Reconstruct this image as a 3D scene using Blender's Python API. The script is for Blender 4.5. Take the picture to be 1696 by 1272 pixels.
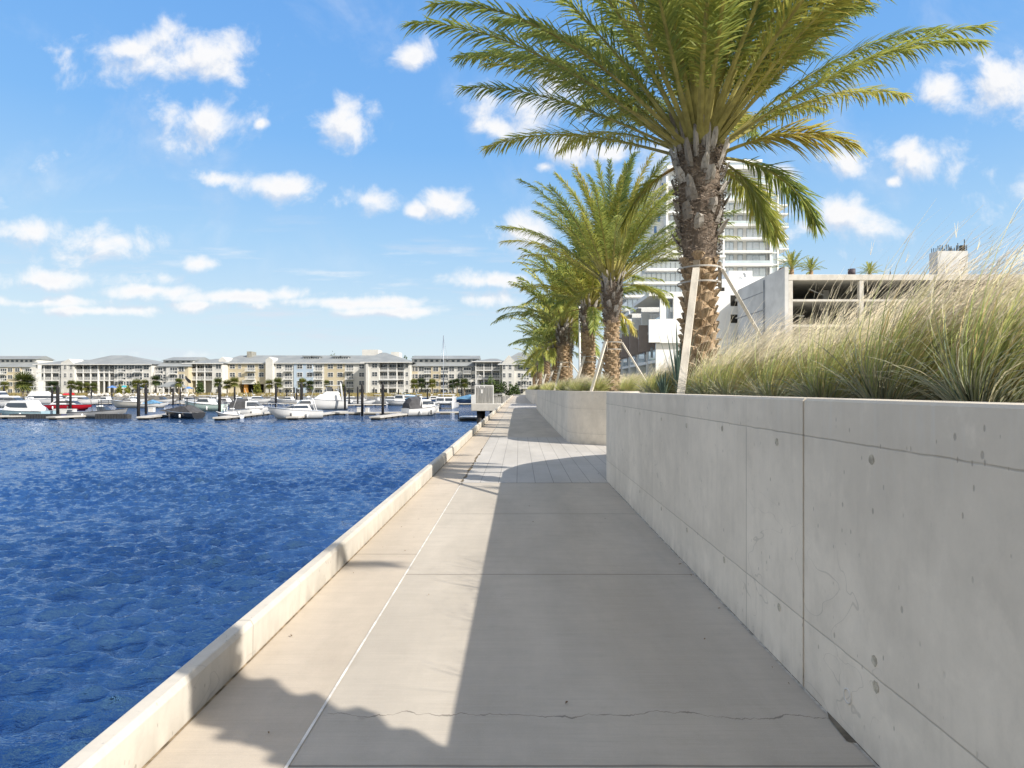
import bpy, bmesh, math, random
import numpy as np
from mathutils import Vector, Matrix, Euler
R = math.radians
random.seed(7)
for o in list(bpy.data.objects): bpy.data.objects.remove(o)
SC = bpy.context.scene
COL = SC.collection

# ------------------------------------------------------------------ camera
cd = bpy.data.cameras.new('camera'); cam = bpy.data.objects.new('camera', cd); COL.objects.link(cam)
cam.location = (0, 0, 1.55); cam.rotation_euler = (R(90), 0, 0)
cd.sensor_width = 36; cd.lens = 20.93; cd.shift_x = -12/1696; cd.shift_y = 9/1696
cd.clip_start = .05; cd.clip_end = 6000
SC.camera = cam
EYE, FPX = 1.55, 986.0
def P(x, y, D): return Vector(((x-860)/FPX*D, D, EYE-(y-645)/FPX*D))   # a point read off the photo at distance D
def PX(x, D): return (x-860)/FPX*D
def PZ(y, D): return EYE-(y-645)/FPX*D

# ------------------------------------------------------------------ light and exposure
SUN = Vector((1.81, -1.0, 1.504)).normalized()
SC.view_settings.view_transform = 'Standard'; SC.view_settings.look = 'None'
SC.view_settings.exposure = 1.08; SC.view_settings.gamma = 1
SC.cycles.sample_clamp_indirect = 4; SC.cycles.sample_clamp_direct = 1.5; SC.cycles.caustics_reflective = False; SC.cycles.caustics_refractive = False
sd = bpy.data.lights.new('sun', 'SUN'); sd.energy = 3.15; sd.angle = R(.5); sd.color = (1, .935, .84)
so = bpy.data.objects.new('sun', sd); COL.objects.link(so); so.rotation_euler = SUN.to_track_quat('Z', 'Y').to_euler()
so.location = (30, -20, 40)

# ------------------------------------------------------------------ node helpers
class S:
    def __init__(s, nt, k): s.nt, s.k = nt, k
    def op(s, op, o=None, p=None):
        n = s.nt.nodes.new('ShaderNodeMath'); n.operation = op
        for i, v in enumerate((s, o, p)):
            if v is None: continue
            if isinstance(v, S): s.nt.links.new(v.k, n.inputs[i])
            else: n.inputs[i].default_value = v
        return S(s.nt, n.outputs[0])
    def __add__(s, o): return s.op('ADD', o)
    def __sub__(s, o): return s.op('SUBTRACT', o)
    def __mul__(s, o): return s.op('MULTIPLY', o)
    def __truediv__(s, o): return s.op('DIVIDE', o)
    def __radd__(s, o): return s.op('ADD', o)
    def __rmul__(s, o): return s.op('MULTIPLY', o)
    def __neg__(s): return s.op('MULTIPLY', -1)
    def rsub(s, v): return (s*-1)+v
    def abs(s): return s.op('ABSOLUTE')
    def max(s, o): return s.op('MAXIMUM', o)
    def min(s, o): return s.op('MINIMUM', o)
    def frac(s): return s.op('FRACT')
    def step(s, a, b):                       # smoothstep from a to b
        n = s.nt.nodes.new('ShaderNodeMapRange'); n.interpolation_type = 'SMOOTHSTEP'
        s.nt.links.new(s.k, n.inputs[0]); n.inputs[1].default_value = a; n.inputs[2].default_value = b
        return S(s.nt, n.outputs[0])
    def below(s, a, b): return s.step(a, b).rsub(1)

class Mat:
    def __init__(s, name, rough=.8, spec=.3, metal=0.0):
        s.m = bpy.data.materials.new(name); s.m.use_nodes = True; s.nt = s.m.node_tree
        s.b = s.nt.nodes['Principled BSDF']; s.out = s.nt.nodes['Material Output']
        s.b.inputs['Roughness'].default_value = rough; s.b.inputs['Metallic'].default_value = metal
        s.b.inputs['Specular IOR Level'].default_value = spec
        s._co = None
    def new(s, t): return s.nt.nodes.new('ShaderNode'+t)
    def ln(s, a, b): s.nt.links.new(a.k if isinstance(a, S) else a, b)
    def co(s, which='Object'):
        if s._co is None: s._co = s.new('TexCoord')
        return s._co.outputs[which]
    def geo(s):
        n = s.new('NewGeometry'); return n.outputs['Position']
    def xyz(s, v=None):
        n = s.new('SeparateXYZ'); s.ln(v or s.geo(), n.inputs[0])
        return [S(s.nt, k) for k in n.outputs]
    def scaled(s, v, sc, off=(0, 0, 0), rot=(0, 0, 0)):
        n = s.new('Mapping'); s.ln(v, n.inputs[0]); n.inputs['Scale'].default_value = sc
        n.inputs['Location'].default_value = off; n.inputs['Rotation'].default_value = rot
        return n.outputs[0]
    def noise(s, v, scale, detail=4, rough=.55, dist=0.0):
        n = s.new('TexNoise'); s.ln(v, n.inputs['Vector']); n.inputs['Scale'].default_value = scale
        n.inputs['Detail'].default_value = detail; n.inputs['Roughness'].default_value = rough
        n.inputs['Distortion'].default_value = dist
        return S(s.nt, n.outputs['Fac'])
    def vor(s, v, scale, feature='F1', rand=1.0):
        n = s.new('TexVoronoi'); s.ln(v, n.inputs['Vector']); n.inputs['Scale'].default_value = scale; n.feature = feature
        n.inputs['Randomness'].default_value = rand
        return S(s.nt, n.outputs['Distance'])
    def attr(s, name, out='Fac'):
        n = s.new('Attribute'); n.attribute_name = name; return n.outputs[out]
    def rnd(s):
        n = s.new('ObjectInfo'); return S(s.nt, n.outputs['Random'])
    def mix(s, f, a, b, mode='MIX'):
        n = s.new('Mix'); n.data_type = 'RGBA'; n.blend_type = mode; n.clamp_factor = True
        for v, i in ((f, 0), (a, 6), (b, 7)):
            if isinstance(v, S): s.ln(v, n.inputs[i])
            elif hasattr(v, 'node'): s.ln(v, n.inputs[i])
            elif i == 0: n.inputs[0].default_value = v
            else: n.inputs[i].default_value = (*v, 1)
        return n.outputs[2]
    def color(s, v):
        if hasattr(v, 'node'): s.ln(v, s.b.inputs['Base Color'])
        else: s.b.inputs['Base Color'].default_value = (*v, 1)
    def bump(s, h, strength=.3, dist=.01):
        n = s.new('Bump'); n.inputs['Strength'].default_value = strength; n.inputs['Distance'].default_value = dist
        s.ln(h, n.inputs['Height']); s.ln(n.outputs[0], s.b.inputs['Normal']); return n

def plain(name, c, rough=.6, var=.12, scale=3.0, bump=0.0, bs=40, spec=.3, metal=0.0, stretch=(1, 1, 1)):
    m = Mat(name, rough, spec, metal)
    v = m.scaled(m.co(), stretch)
    f = m.noise(v, scale, 5, .6).step(.3, .7)
    m.color(m.mix(f, tuple(k*(1-var) for k in c), tuple(min(1, k*(1+var)) for k in c)))
    if bump: m.bump(m.noise(v, bs, 4), bump, .01)
    return m.m

# ------------------------------------------------------------------ world: sky with scattered clouds
W = bpy.data.worlds.new('World'); SC.world = W; W.use_nodes = True
SKY_STRENGTH = .10
def make_world():
    nt = W.node_tree; bg = nt.nodes['Background']; bg.inputs[1].default_value = SKY_STRENGTH
    new = lambda t: nt.nodes.new('ShaderNode'+t)
    sky = new('TexSky'); sky.sky_type = 'NISHITA'; sky.sun_disc = False
    sky.sun_elevation = math.asin(SUN.z); sky.sun_rotation = math.atan2(SUN.x, SUN.y)
    sky.air_density = 1.0; sky.dust_density = .3; sky.ozone_density = 2.0
    # the Nishita sky, its bright rim softened towards the clear blue of a maritime afternoon
    k = new('VectorMath'); k.operation = 'MULTIPLY_ADD'; nt.links.new(sky.outputs[0], k.inputs[0]); k.inputs[1].default_value = (.16,)*3; k.inputs[2].default_value = (1, 1, 1)
    soft = new('VectorMath'); soft.operation = 'DIVIDE'; nt.links.new(sky.outputs[0], soft.inputs[0]); nt.links.new(k.outputs[0], soft.inputs[1])
    tc = new('TexCoord'); sp = new('SeparateXYZ'); nt.links.new(tc.outputs['Generated'], sp.inputs[0])
    x, y, z = [S(nt, k) for k in sp.outputs]
    rp = new('ValToRGB'); nt.links.new(z.op('MAXIMUM', 0.0).op('POWER', .62).k, rp.inputs[0]); cr = rp.color_ramp
    stops = ((0, (3.5, 3.95, 4.15)), (.13, (3.6, 4.2, 4.5)), (.26, (3.05, 4.0, 4.7)), (.40, (1.95, 3.3, 4.8)), (.54, (1.05, 2.5, 4.75)), (.66, (.82, 2.15, 4.55)), (1, (.42, 1.25, 3.2)))
    while len(cr.elements) < len(stops): cr.elements.new(.5)
    for e, (ps, c) in zip(cr.elements, stops): e.position = ps; e.color = (*c, 1)
    hs = new('Mix'); hs.data_type = 'RGBA'; hs.inputs[0].default_value = .82; nt.links.new(soft.outputs[0], hs.inputs[6]); nt.links.new(rp.outputs[0], hs.inputs[7])
    ys = y.max(.02); u = x/ys; v = z/ys
    cv = new('CombineXYZ'); nt.links.new(u.k, cv.inputs[0]); nt.links.new(v.k, cv.inputs[1])
    def noise(sc, det, vec, rough=.6, dist=0.0):
        n = new('TexNoise'); n.inputs['Scale'].default_value = sc; n.inputs['Detail'].default_value = det
        n.inputs['Roughness'].default_value = rough; n.inputs['Distortion'].default_value = dist
        nt.links.new(vec, n.inputs['Vector']); return n
    # heading/height, half sizes of each cloud, given as tangents of the direction it stands in
    CL = CLOUDS
    wob = noise(7, 3, cv.outputs[0]); wv = new('VectorMath'); wv.operation = 'MULTIPLY_ADD'
    nt.links.new(wob.outputs['Color'], wv.inputs[0]); wv.inputs[1].default_value = (.05, .03, 0)
    nt.links.new(cv.outputs[0], wv.inputs[2])
    def field(vec, dv):
        best = None
        for (cx, cy, w, h) in CL:
            a = new('VectorMath'); a.operation = 'MULTIPLY_ADD'; nt.links.new(vec, a.inputs[0])
            a.inputs[1].default_value = (1/w, 1/h, 0)
            a.inputs[2].default_value = (-(cx+.025)/w, -(cy+.015+dv)/h, 0)
            l = new('VectorMath'); l.operation = 'LENGTH'; nt.links.new(a.outputs[0], l.inputs[0])
            d = S(nt, l.outputs['Value'])
            best = d if best is None else best.min(d)
        return best
    d0 = field(wv.outputs[0], 0.0)
    nz = S(nt, noise(11, 9, cv.outputs[0], .60, .25).outputs['Fac'])
    body = (d0.rsub(1.32)*.50 + (nz-.5)*2.5)
    cloud = body.step(-.12, .66)
    up = new('VectorMath'); up.operation = 'ADD'; nt.links.new(cv.outputs[0], up.inputs[0]); up.inputs[1].default_value = (.012, .022, 0)
    wu = new('VectorMath'); wu.operation = 'ADD'; nt.links.new(wv.outputs[0], wu.inputs[0]); wu.inputs[1].default_value = (.012, .022, 0)
    above = field(wu.outputs[0], 0.0).rsub(1.32)*.50 + (S(nt, noise(11, 5, up.outputs[0], .60, .25).outputs['Fac'])-.5)*2.5
    # thin veil low over the horizon
    mp = new('Mapping'); nt.links.new(cv.outputs[0], mp.inputs[0]); mp.inputs['Scale'].default_value = (1.2, 9, 1)
    veil = S(nt, noise(3.2, 6, mp.outputs[0], .6).outputs['Fac']).step(.5, .75)
    veil = veil*v.step(.01, .08)*v.below(.16, .34)*.72*u.below(.1, .5)
    wisp = S(nt, noise(4.0, 6, cv.outputs[0], .6, .4).outputs['Fac']).step(.50, .85)*.42
    al = cloud.max(veil).max(wisp*v.step(.1, .3)).min(1.0)
    al = al*y.step(.02, .12)
    # unseen bright clouds added overhead and behind, lifting the light in the shade
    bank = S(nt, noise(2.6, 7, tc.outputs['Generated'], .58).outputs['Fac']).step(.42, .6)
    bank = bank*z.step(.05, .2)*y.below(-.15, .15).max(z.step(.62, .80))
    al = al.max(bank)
    # lit top, greyer foot
    lit = (body-above).step(-.38, .22)*.75 + body.below(.2, .9)*.25
    cc = new('Mix'); cc.data_type = 'RGBA'; nt.links.new(lit.k, cc.inputs[0])
    g = CLOUD_LEVEL
    cc.inputs[6].default_value = (g*.62, g*.69, g*.82, 1); cc.inputs[7].default_value = (g, g*.99, g*.98, 1)
    bk = new('Mix'); bk.data_type = 'RGBA'; nt.links.new(bank.k, bk.inputs[0]); nt.links.new(cc.outputs[2], bk.inputs[6]); bk.inputs[7].default_value = (g*1.52, g*1.30, g*.98, 1)  # added bank tinted warm, so the shade fill turns neutral
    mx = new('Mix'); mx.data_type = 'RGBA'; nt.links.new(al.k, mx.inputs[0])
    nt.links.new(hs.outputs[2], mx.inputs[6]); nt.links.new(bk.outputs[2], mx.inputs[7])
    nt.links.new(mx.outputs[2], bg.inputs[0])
CLOUD_LEVEL = 4.9
CLOUDS = [((x-860)/FPX, (645-y)/FPX, w/FPX, h/FPX) for x, y, w, h in (
    (285, 100, 105, 42), (215, 80, 60, 22), (350, 200, 62, 38), (572, 203, 42, 42), (690, 90, 28, 22), (450, 303, 70, 18), (365, 295, 40, 12),
    (612, 332, 46, 20), (742, 340, 34, 20), (690, 343, 20, 12), (60, 385, 62, 22), (170, 405, 78, 28), (80, 462, 95, 15), (325, 436, 44, 12),
    (262, 460, 26, 14), (250, 482, 84, 10), (400, 490, 130, 10), (560, 503, 130, 9), (660, 517, 90, 8), (60, 500, 100, 9), (140, 514, 110, 8),
    (815, 465, 80, 14), (800, 500, 46, 14), (945, 245, 60, 28), (1010, 250, 40, 16), (870, 175, 80, 42), (820, 205, 40, 22), (870, 385, 40, 34),
    (1395, 275, 40, 30), (1525, 265, 56, 32), (1475, 297, 16, 10), (1395, 352, 84, 36), (1345, 380, 46, 18), (1645, 130, 52, 60), (1550, 155, 46, 26),
    (1100, 290, 60, 40), (330, 505, 40, 10), (1290, 300, 40, 22), (430, 210, 14, 9), (905, 275, 16, 10), (-150, 300, 120, 50), (1900, 300, 150, 60))]
make_world()

# ------------------------------------------------------------------ mesh builder
class MB:
    def __init__(s): s.v, s.f, s.mi, s.cur, s.sm = [], [], [], 0, []
    def mat(s, i): s.cur = i; return s
    def face(s, idx, smooth=False): s.f.append(tuple(idx)); s.mi.append(s.cur); s.sm.append(smooth)
    def pts(s, ps):
        a = len(s.v); s.v.extend(tuple(p) for p in ps); return list(range(a, a+len(ps)))
    def quad(s, a, b, c, d, smooth=False): s.face(s.pts([a, b, c, d]), smooth)
    def box(s, x0, x1, y0, y1, z0, z1, M=None):
        p = [Vector(q) for q in ((x0, y0, z0), (x1, y0, z0), (x1, y1, z0), (x0, y1, z0), (x0, y0, z1), (x1, y0, z1), (x1, y1, z1), (x0, y1, z1))]
        if M is not None: p = [M @ q for q in p]
        i = s.pts(p)
        for f in ((3, 2, 1, 0), (4, 5, 6, 7), (0, 1, 5, 4), (1, 2, 6, 5), (2, 3, 7, 6), (3, 0, 4, 7)): s.face([i[k] for k in f])
        return s
    def bar(s, a, b, w, h=None, up=(0, 0, 1)):
        a, b = Vector(a), Vector(b); h = h or w; d = (b-a); L = d.length; d.normalize()
        up = Vector(up)
        if abs(d.dot(up)) > .95: up = Vector((0, 1, 0))
        sx = d.cross(up).normalized(); sy = sx.cross(d)
        q = []
        for c in (a, b):
            for i, j in ((-1, -1), (1, -1), (1, 1), (-1, 1)): q.append(c+sx*i*w/2+sy*j*h/2)
        i = s.pts(q)
        for f in ((0, 1, 2, 3), (7, 6, 5, 4), (0, 4, 5, 1), (1, 5, 6, 2), (2, 6, 7, 3), (3, 7, 4, 0)): s.face([i[k] for k in f])
        return s
    def tube(s, pts, r, n=8, cap=True):
        pts = [Vector(p) for p in pts]; rs = r if isinstance(r, (list, tuple)) else [r]*len(pts)
        rings = []
        for k, p in enumerate(pts):
            d = (pts[min(k+1, len(pts)-1)]-pts[max(k-1, 0)]).normalized()
            up = Vector((0, 0, 1)) if abs(d.z) < .95 else Vector((0, 1, 0))
            sx = d.cross(up).normalized(); sy = sx.cross(d)
            rings.append(s.pts([p+(sx*math.cos(2*math.pi*j/n)+sy*math.sin(2*math.pi*j/n))*rs[k] for j in range(n)]))
        for A, B in zip(rings, rings[1:]):
            for j in range(n): s.face((A[j], A[(j+1) % n], B[(j+1) % n], B[j]), True)
        if cap: s.face(rings[0][::-1]); s.face(rings[-1])
        return s
    def prism(s, poly, z0, z1):
        n = len(poly); a = s.pts([(x, y, z0) for x, y in poly]); b = s.pts([(x, y, z1) for x, y in poly])
        s.face(a[::-1]); s.face(b)
        for j in range(n): s.face((a[j], a[(j+1) % n], b[(j+1) % n], b[j]))
        return s
    def extrude(s, poly, axis, t0, t1):            # poly is in the other two axes
        def pt(p, t): return {'x': (t, p[0], p[1]), 'y': (p[0], t, p[1]), 'z': (p[0], p[1], t)}[axis]
        n = len(poly); a = s.pts([pt(p, t0) for p in poly]); b = s.pts([pt(p, t1) for p in poly])
        s.face(a[::-1]); s.face(b)
        for j in range(n): s.face((a[j], a[(j+1) % n], b[(j+1) % n], b[j]))
        return s
    def loft(s, rings, close=False, smooth=True, caps=True):
        R_ = [s.pts(r) for r in rings]; n = len(R_[0])
        for A, B in zip(R_, R_[1:]):
            for j in range(n if close else n-1): s.face((A[j], A[(j+1) % n], B[(j+1) % n], B[j]), smooth)
        if caps and close: s.face(R_[0][::-1]); s.face(R_[-1])
        return s
    def build(s, name, mats, parent=None, fix=True, loc=None, rz=0):
        me = bpy.data.meshes.new(name); me.from_pydata(s.v, [], s.f)
        for m in (mats if isinstance(mats, (list, tuple)) else [mats]): me.materials.append(m)
        me.polygons.foreach_set('material_index', s.mi); me.polygons.foreach_set('use_smooth', s.sm)
        if fix:
            b = bmesh.new(); b.from_mesh(me); bmesh.ops.recalc_face_normals(b, faces=b.faces); b.to_mesh(me); b.free()
        me.update()
        o = bpy.data.objects.new(name, me); COL.objects.link(o)
        if parent: o.parent = parent
        if loc is not None: o.location = loc
        o.rotation_euler = (0, 0, rz)
        return o
def bevel(o, w=.01, n=2):
    m = o.modifiers.new('edge', 'BEVEL'); m.width = w; m.segments = n; m.limit_method = 'ANGLE'; m.angle_limit = R(40); return o
def tag(o, label=None, cat=None, group=None, kind=None):
    if label: o['label'] = label
    if cat: o['category'] = cat
    if group: o['group'] = group
    if kind: o['kind'] = kind
    return o
def empty(name, loc=(0, 0, 0), rz=0):
    o = bpy.data.objects.new(name, None); COL.objects.link(o); o.location = loc; o.rotation_euler = (0, 0, rz); return o
KIDS = {}
def dup(src, parent=None, loc=None, rz=None):
    c = src.copy(); COL.objects.link(c)
    c.parent = parent
    if loc is not None: c.location = loc
    if rz is not None: c.rotation_euler = (0, 0, rz)
    for ch in [k for k in bpy.data.objects if k.parent == src]: dup(ch, c)
    return c
# ------------------------------------------------------------------ materials of the quay
def m_concrete_path(name, c, joints=(), tile=None, crack=False):
    m = Mat(name, .85, .25); p = m.geo(); x, y, z = m.xyz(p)
    big = m.noise(m.scaled(p, (1.2, .35, 1)), 1.1, 5, .6); mid = m.noise(m.scaled(p, (.7, 3, 1)), 3.0, 6, .65)
    fine = m.noise(p, 160, 3, .7); grit = m.noise(p, 520, 2, .6)
    col = m.mix(big.step(.3, .7), tuple(k*.86 for k in c), tuple(k*1.08 for k in c))
    col = m.mix(mid.step(.35, .75)*.28, col, tuple(k*.72 for k in c))
    col = m.mix(fine.step(.45, .8)*.22, col, tuple(k*.62 for k in c))
    col = m.mix(m.noise(p, 7, 6, .7).step(.5, .8)*.26, col, tuple(k*.66 for k in c)); col = m.mix(m.vor(p, 95).below(.12, .28)*.16, col, tuple(min(1, k*1.4) for k in c)); col = m.mix(grit.step(.58, .74)*.45, col, tuple(k*.5 for k in c))
    broom = m.noise(m.scaled(p, (1.2, 75, 1)), 1.6, 3, .6)
    col = m.mix(broom.step(.5, .75)*.26, col, tuple(k*.70 for k in c)); col = m.mix(broom.below(.25, .48)*.16, col, tuple(min(1, k*1.25) for k in c))
    wear = m.noise(m.scaled(p, (1, .22, 1)), 2.1, 5, .7, .4)
    col = m.mix(wear.step(.54, .74)*.34, col, tuple(k*.72 for k in c))
    spot = m.vor(p, 1.3)
    col = m.mix(spot.below(.012, .02)*.7, col, tuple(k*.3 for k in c))
    dirt = None
    if tile:
        tx, ty, ox, oy = tile
        fx = ((x-ox)/tx).frac()*tx; fy = ((y-oy)/ty).frac()*ty
        row = m.new('TexWhiteNoise'); row.noise_dimensions = '2D'
        cv = m.new('CombineXYZ'); m.ln(((x-ox)/tx).op('FLOOR'), cv.inputs[0]); m.ln(((y-oy)/ty).op('FLOOR'), cv.inputs[1]); m.ln(cv.outputs[0], row.inputs['Vector'])
        col = m.mix(S(m.nt, row.outputs[0])*.16, col, tuple(k*.6 for k in c))
        e = fx.min(fx.rsub(tx)).min(fy.min(fy.rsub(ty))); dirt = e.below(.003, .007)
    for j in joints:
        e = ((y-j)+(m.noise(p, 3)-.5)*.012).abs(); k = e.below(.004, .010)
        dirt = k if dirt is None else dirt.max(k)
        halo = e.below(.0, .16)*m.noise(p, 5, 4).step(.35, .7)
        col = m.mix(halo*.18, col, tuple(k*.6 for k in c))
    if crack:
        w = m.noise(m.scaled(p, (1, 0, 0)), 2.2, 3)*.30 + m.noise(m.scaled(p, (1, 0, 0)), 26, 3, .7)*.055
        e = (y - w - (x*-.012) - 2.66).abs()
        width = m.noise(m.scaled(p, (1, 0, 0)), 7, 3).step(.40, .75)*.007 + .0012
        ck = (e/width).below(.7, 1.5)*x.step(-.93, -.9)
        dirt = ck if dirt is None else dirt.max(ck)
        st = e.below(.01, .07)*m.noise(p, 9, 4).step(.55, .7)*x.below(-.45, -.2)
        col = m.mix(st*.35, col, tuple(k*.5 for k in c))
    if dirt is not None: col = m.mix(dirt*.75, col, tuple(k*.33 for k in c))
    m.color(col)
    h = fine*.5 + grit*.6 + broom*.9
    if dirt is not None: h = h - dirt*2.0
    m.bump(h, .25, .003)
    return m.m
M_PATH = m_concrete_path('broom_finished_concrete', (.485, .437, .37), joints=[7.42, 4.99, 2.45, .0, -2.4, 21.5, 24, 26.5, 29, 31.5, 34, 36.5, 39, 42, 45, 48], crack=True)
M_STRIP = m_concrete_path('tan_aggregate_concrete', (.51, .443, .36), joints=[-1, 5.6, 9.8, 14, 18, 22, 26, 30, 34, 38, 42, 46])
M_PAVER = m_concrete_path('pale_grey_pavers', (.50, .475, .44), tile=(.305, 2.44, -.954, 9.86))
M_JOINT = plain('white_joint_sealant', (.66, .63, .58), .7, .2, 9)
M_GRIME = plain('joint_grime', (.15, .13, .10), .9, .5, 6)
M_FILL = plain('beige_joint_filler', (.24, .20, .15), .8, .25, 14)

def m_wall(name, c, vlines, hlines, ring=None):
    m = Mat(name, .82, .25); p = m.geo(); x, y, z = m.xyz(p)
    pw = m.scaled(p, (1, 1, .22)); cloud = m.noise(p, .9, 6, .62); streak = m.noise(m.scaled(p, (1, 6, .5)), 2.6, 5, .6)
    mott = m.noise(m.scaled(p, (1, 1, .6)), 7, 6, .7)
    blot = m.noise(p, 3.3, 6, .6, .3); fine = m.noise(p, 90, 4, .7)
    col = m.mix(cloud.step(.32, .68), tuple(k*.86 for k in c), tuple(k*1.07 for k in c))
    col = m.mix(streak.step(.5, .8)*.30, col, tuple(k*.74 for k in c))
    col = m.mix(mott.step(.45, .75)*.34, col, tuple(k*.70 for k in c)); col = m.mix(mott.below(.22, .45)*.3, col, tuple(min(1, k*1.25) for k in c))
    col = m.mix(blot.step(.56, .72)*.30, col, tuple(min(1, k*1.22) for k in c))
    col = m.mix(fine.step(.5, .85)*.2, col, tuple(k*.7 for k in c))
    # white lime bloom trickling from the coping
    lime = m.noise(m.scaled(p, (1, 24, 1.2)), 1.6, 5, .6).step(.52, .72)*z.step(1.0, 1.45)
    col = m.mix(lime*.4, col, (.62, .60, .56))
    pit = m.vor(m.scaled(p, (1, 1, .55)), 8, 'F1'); gate = m.noise(p, 2.1, 3).step(.36, .5)
    pits = pit.below(.045, .075)*gate
    pit2 = m.vor(m.scaled(p, (1, 1, .4), (3.3, 1.7, .4)), 22, 'F1').below(.07, .12)*m.noise(p, 1.3, 3).step(.44, .58)
    pits = pits.max(pit2)
    col = m.mix(pits*.5, col, tuple(k*.30 for k in c))
    dk = None; wob = (m.noise(p, 6, 4)-.5)*.014
    brk = m.noise(p, 4, 4).step(.2, .5)*.6+.4
    for h in hlines:
        k = ((z-h)+wob).abs().below(.001, .006)*brk
        dk = k if dk is None else dk.max(k)
        tone = (z-h+wob).step(-.002, .004)*(z-h).below(.03, .10)*.16
        col = m.mix(tone, col, tuple(q*.72 for q in c))
    for h in vlines:
        k = (y-h + (m.noise(p, 5, 2)-.5)*.006).abs().below(.003, .007)*(z.below(1.29, 1.33)*.8+.2)
        dk = k if dk is None else dk.max(k)
        tone = ((y-h).step(0, .005)*(y-h).below(.08, .5)*.16)
        col = m.mix(tone, col, tuple(q*.76 for q in c))
    # scuffs, arcs and hairline scratches near the foot
    sc = m.noise(m.scaled(p, (1, .8, 1.4), rot=(R(25), 0, 0)), 2.3, 2, .4, 1.2)
    arc = ((sc-.5).abs().below(.0015, .006))*m.noise(p, 1.1, 2).step(.5, .6)*z.below(.6, 1.15)
    col = m.mix(arc*.34, col, tuple(k*.42 for k in c))
    damp = z.below(.0, .17)*m.noise(m.scaled(p, (1, 3, 1)), 3, 5).step(.32, .7)
    col = m.mix(damp*.42, col, tuple(k*.5 for k in c))
    if dk is not None: col = m.mix(dk*.55, col, tuple(k*.38 for k in c))
    m.color(col)
    h = fine*.4 + m.noise(p, 14, 3)*.7 - pits*2.5
    if dk is not None: h = h-dk*2
    m.bump(h, .35, .004)
    return m.m
WC = (.70, .632, .535)
M_WALL = m_wall('cast_concrete', WC, [3.88, 6.63, 9.18, 12.2, -1.2, 1.1], [1.31, .355])
M_WALL2 = m_wall('cast_concrete_far', WC, [17.95, 19.6, 22.3, 26.4, 30.2, 34.5, 39, 43.5, 48], [1.0, .30])
M_KERB = m_wall('kerb_concrete', (.55, .51, .445), [k*3.05+.4 for k in range(0, 20)], [])
M_SOIL = plain('dark_mulch', (.045, .035, .025), .95, .6, 9, .8, 30)

# ------------------------------------------------------------------ quay, path, planter walls
def sheet(name, x0, x1, y0, y1, z, mat, thick=0.0):
    b = MB()
    if thick: b.box(x0, x1, y0, y1, z-thick, z)
    else: b.quad((x0, y0, z), (x1, y0, z), (x1, y1, z), (x0, y1, z))
    return tag(b.build(name, mat), kind='structure')
WATER_Z = -2.35
sheet('path', -.954, 3.2, -8, 178, 0, M_PATH)
sheet('path_edge_strip', -1.56, -.964, -8, 178, .001, M_STRIP)
sheet('path_joint', -.961, -.947, -8, 9.86, .0045, M_JOINT)
b = MB(); b.prism([(-.954, 9.86), (6.6, 9.86), (6.6, 19.2), (-.954, 19.2)], -.05, .0042)
tag(b.build('paver_band', M_PAVER), kind='structure')
sheet('path_crossing', -.954, 6.6, 49, 66, .0042, M_PAVER)
# weeds and dirt in the joint beside the pavers
b = MB(); rr = random.Random(4)
yy = 9.6
while yy < 15.5:
    w = rr.uniform(.008, .04); L = rr.uniform(.05, .3); x = -.955+rr.uniform(-.02, .015)
    b.quad((x-w, yy, .0065), (x+w*.6, yy-.02, .0065), (x+w*.8, yy+L, .0065), (x-w*.5, yy+L, .0065)); yy += L+rr.uniform(0, .18)
tag(b.build('joint_dirt', plain('joint_dirt', (.16, .12, .07), .95, .5, 14)), kind='stuff')
# quay face and kerb
def sweep(name, line, profile, mat, kind=None, parent=None, closed=True):
    """profile: list of (offset to the right of travel, z)"""
    b = MB(); rings = []; n = len(line)
    for k, p in enumerate(line):
        a = Vector(line[max(k-1, 0)]); c = Vector(line[min(k+1, n-1)]); d = (c-a).normalized(); r = Vector((d.y, -d.x))
        rings.append([(p[0]+r.x*o, p[1]+r.y*o, z) for o, z in profile])
    b.loft(rings, close=closed, smooth=False)
    o = b.build(name, mat, parent)
    return o
kerb = MB()
seg = [(-8, 3.0)]
y = -8.0
ks = empty('quay_kerb', (-1.58, 0, 0)); tag(ks, 'low pale concrete kerb running along the water edge of the path', 'kerb')
prof = [(-1.545, -.02), (-1.541, .185), (-1.556, .213), (-1.628, .213), (-1.64, .19), (-1.64, -.02)]
while y < 178:
    L = 3.05 if y < 60 else 12.0
    kb = MB(); kb.extrude(prof, 'y', y+.004, y+L-.004)
    o = kb.build('kerb_block', M_KERB); o.parent = ks; o.location = (1.58, 0, 0); y += L
    bevel(o, .004, 1)
b = MB(); b.box(-1.635, -1.2, -8, 178, -6, -.021); tag(b.build('quay_face', plain('quay_concrete', (.22, .2, .17), .9, .3, 1.2, .4, 20)), kind='structure')
# grime line at the foot of the kerb
sheet('kerb_foot_grime', -1.5455, -1.530, -8, 60, .0035, plain('kerb_foot_grime', (.22, .17, .11), .95, .6, 11))

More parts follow.
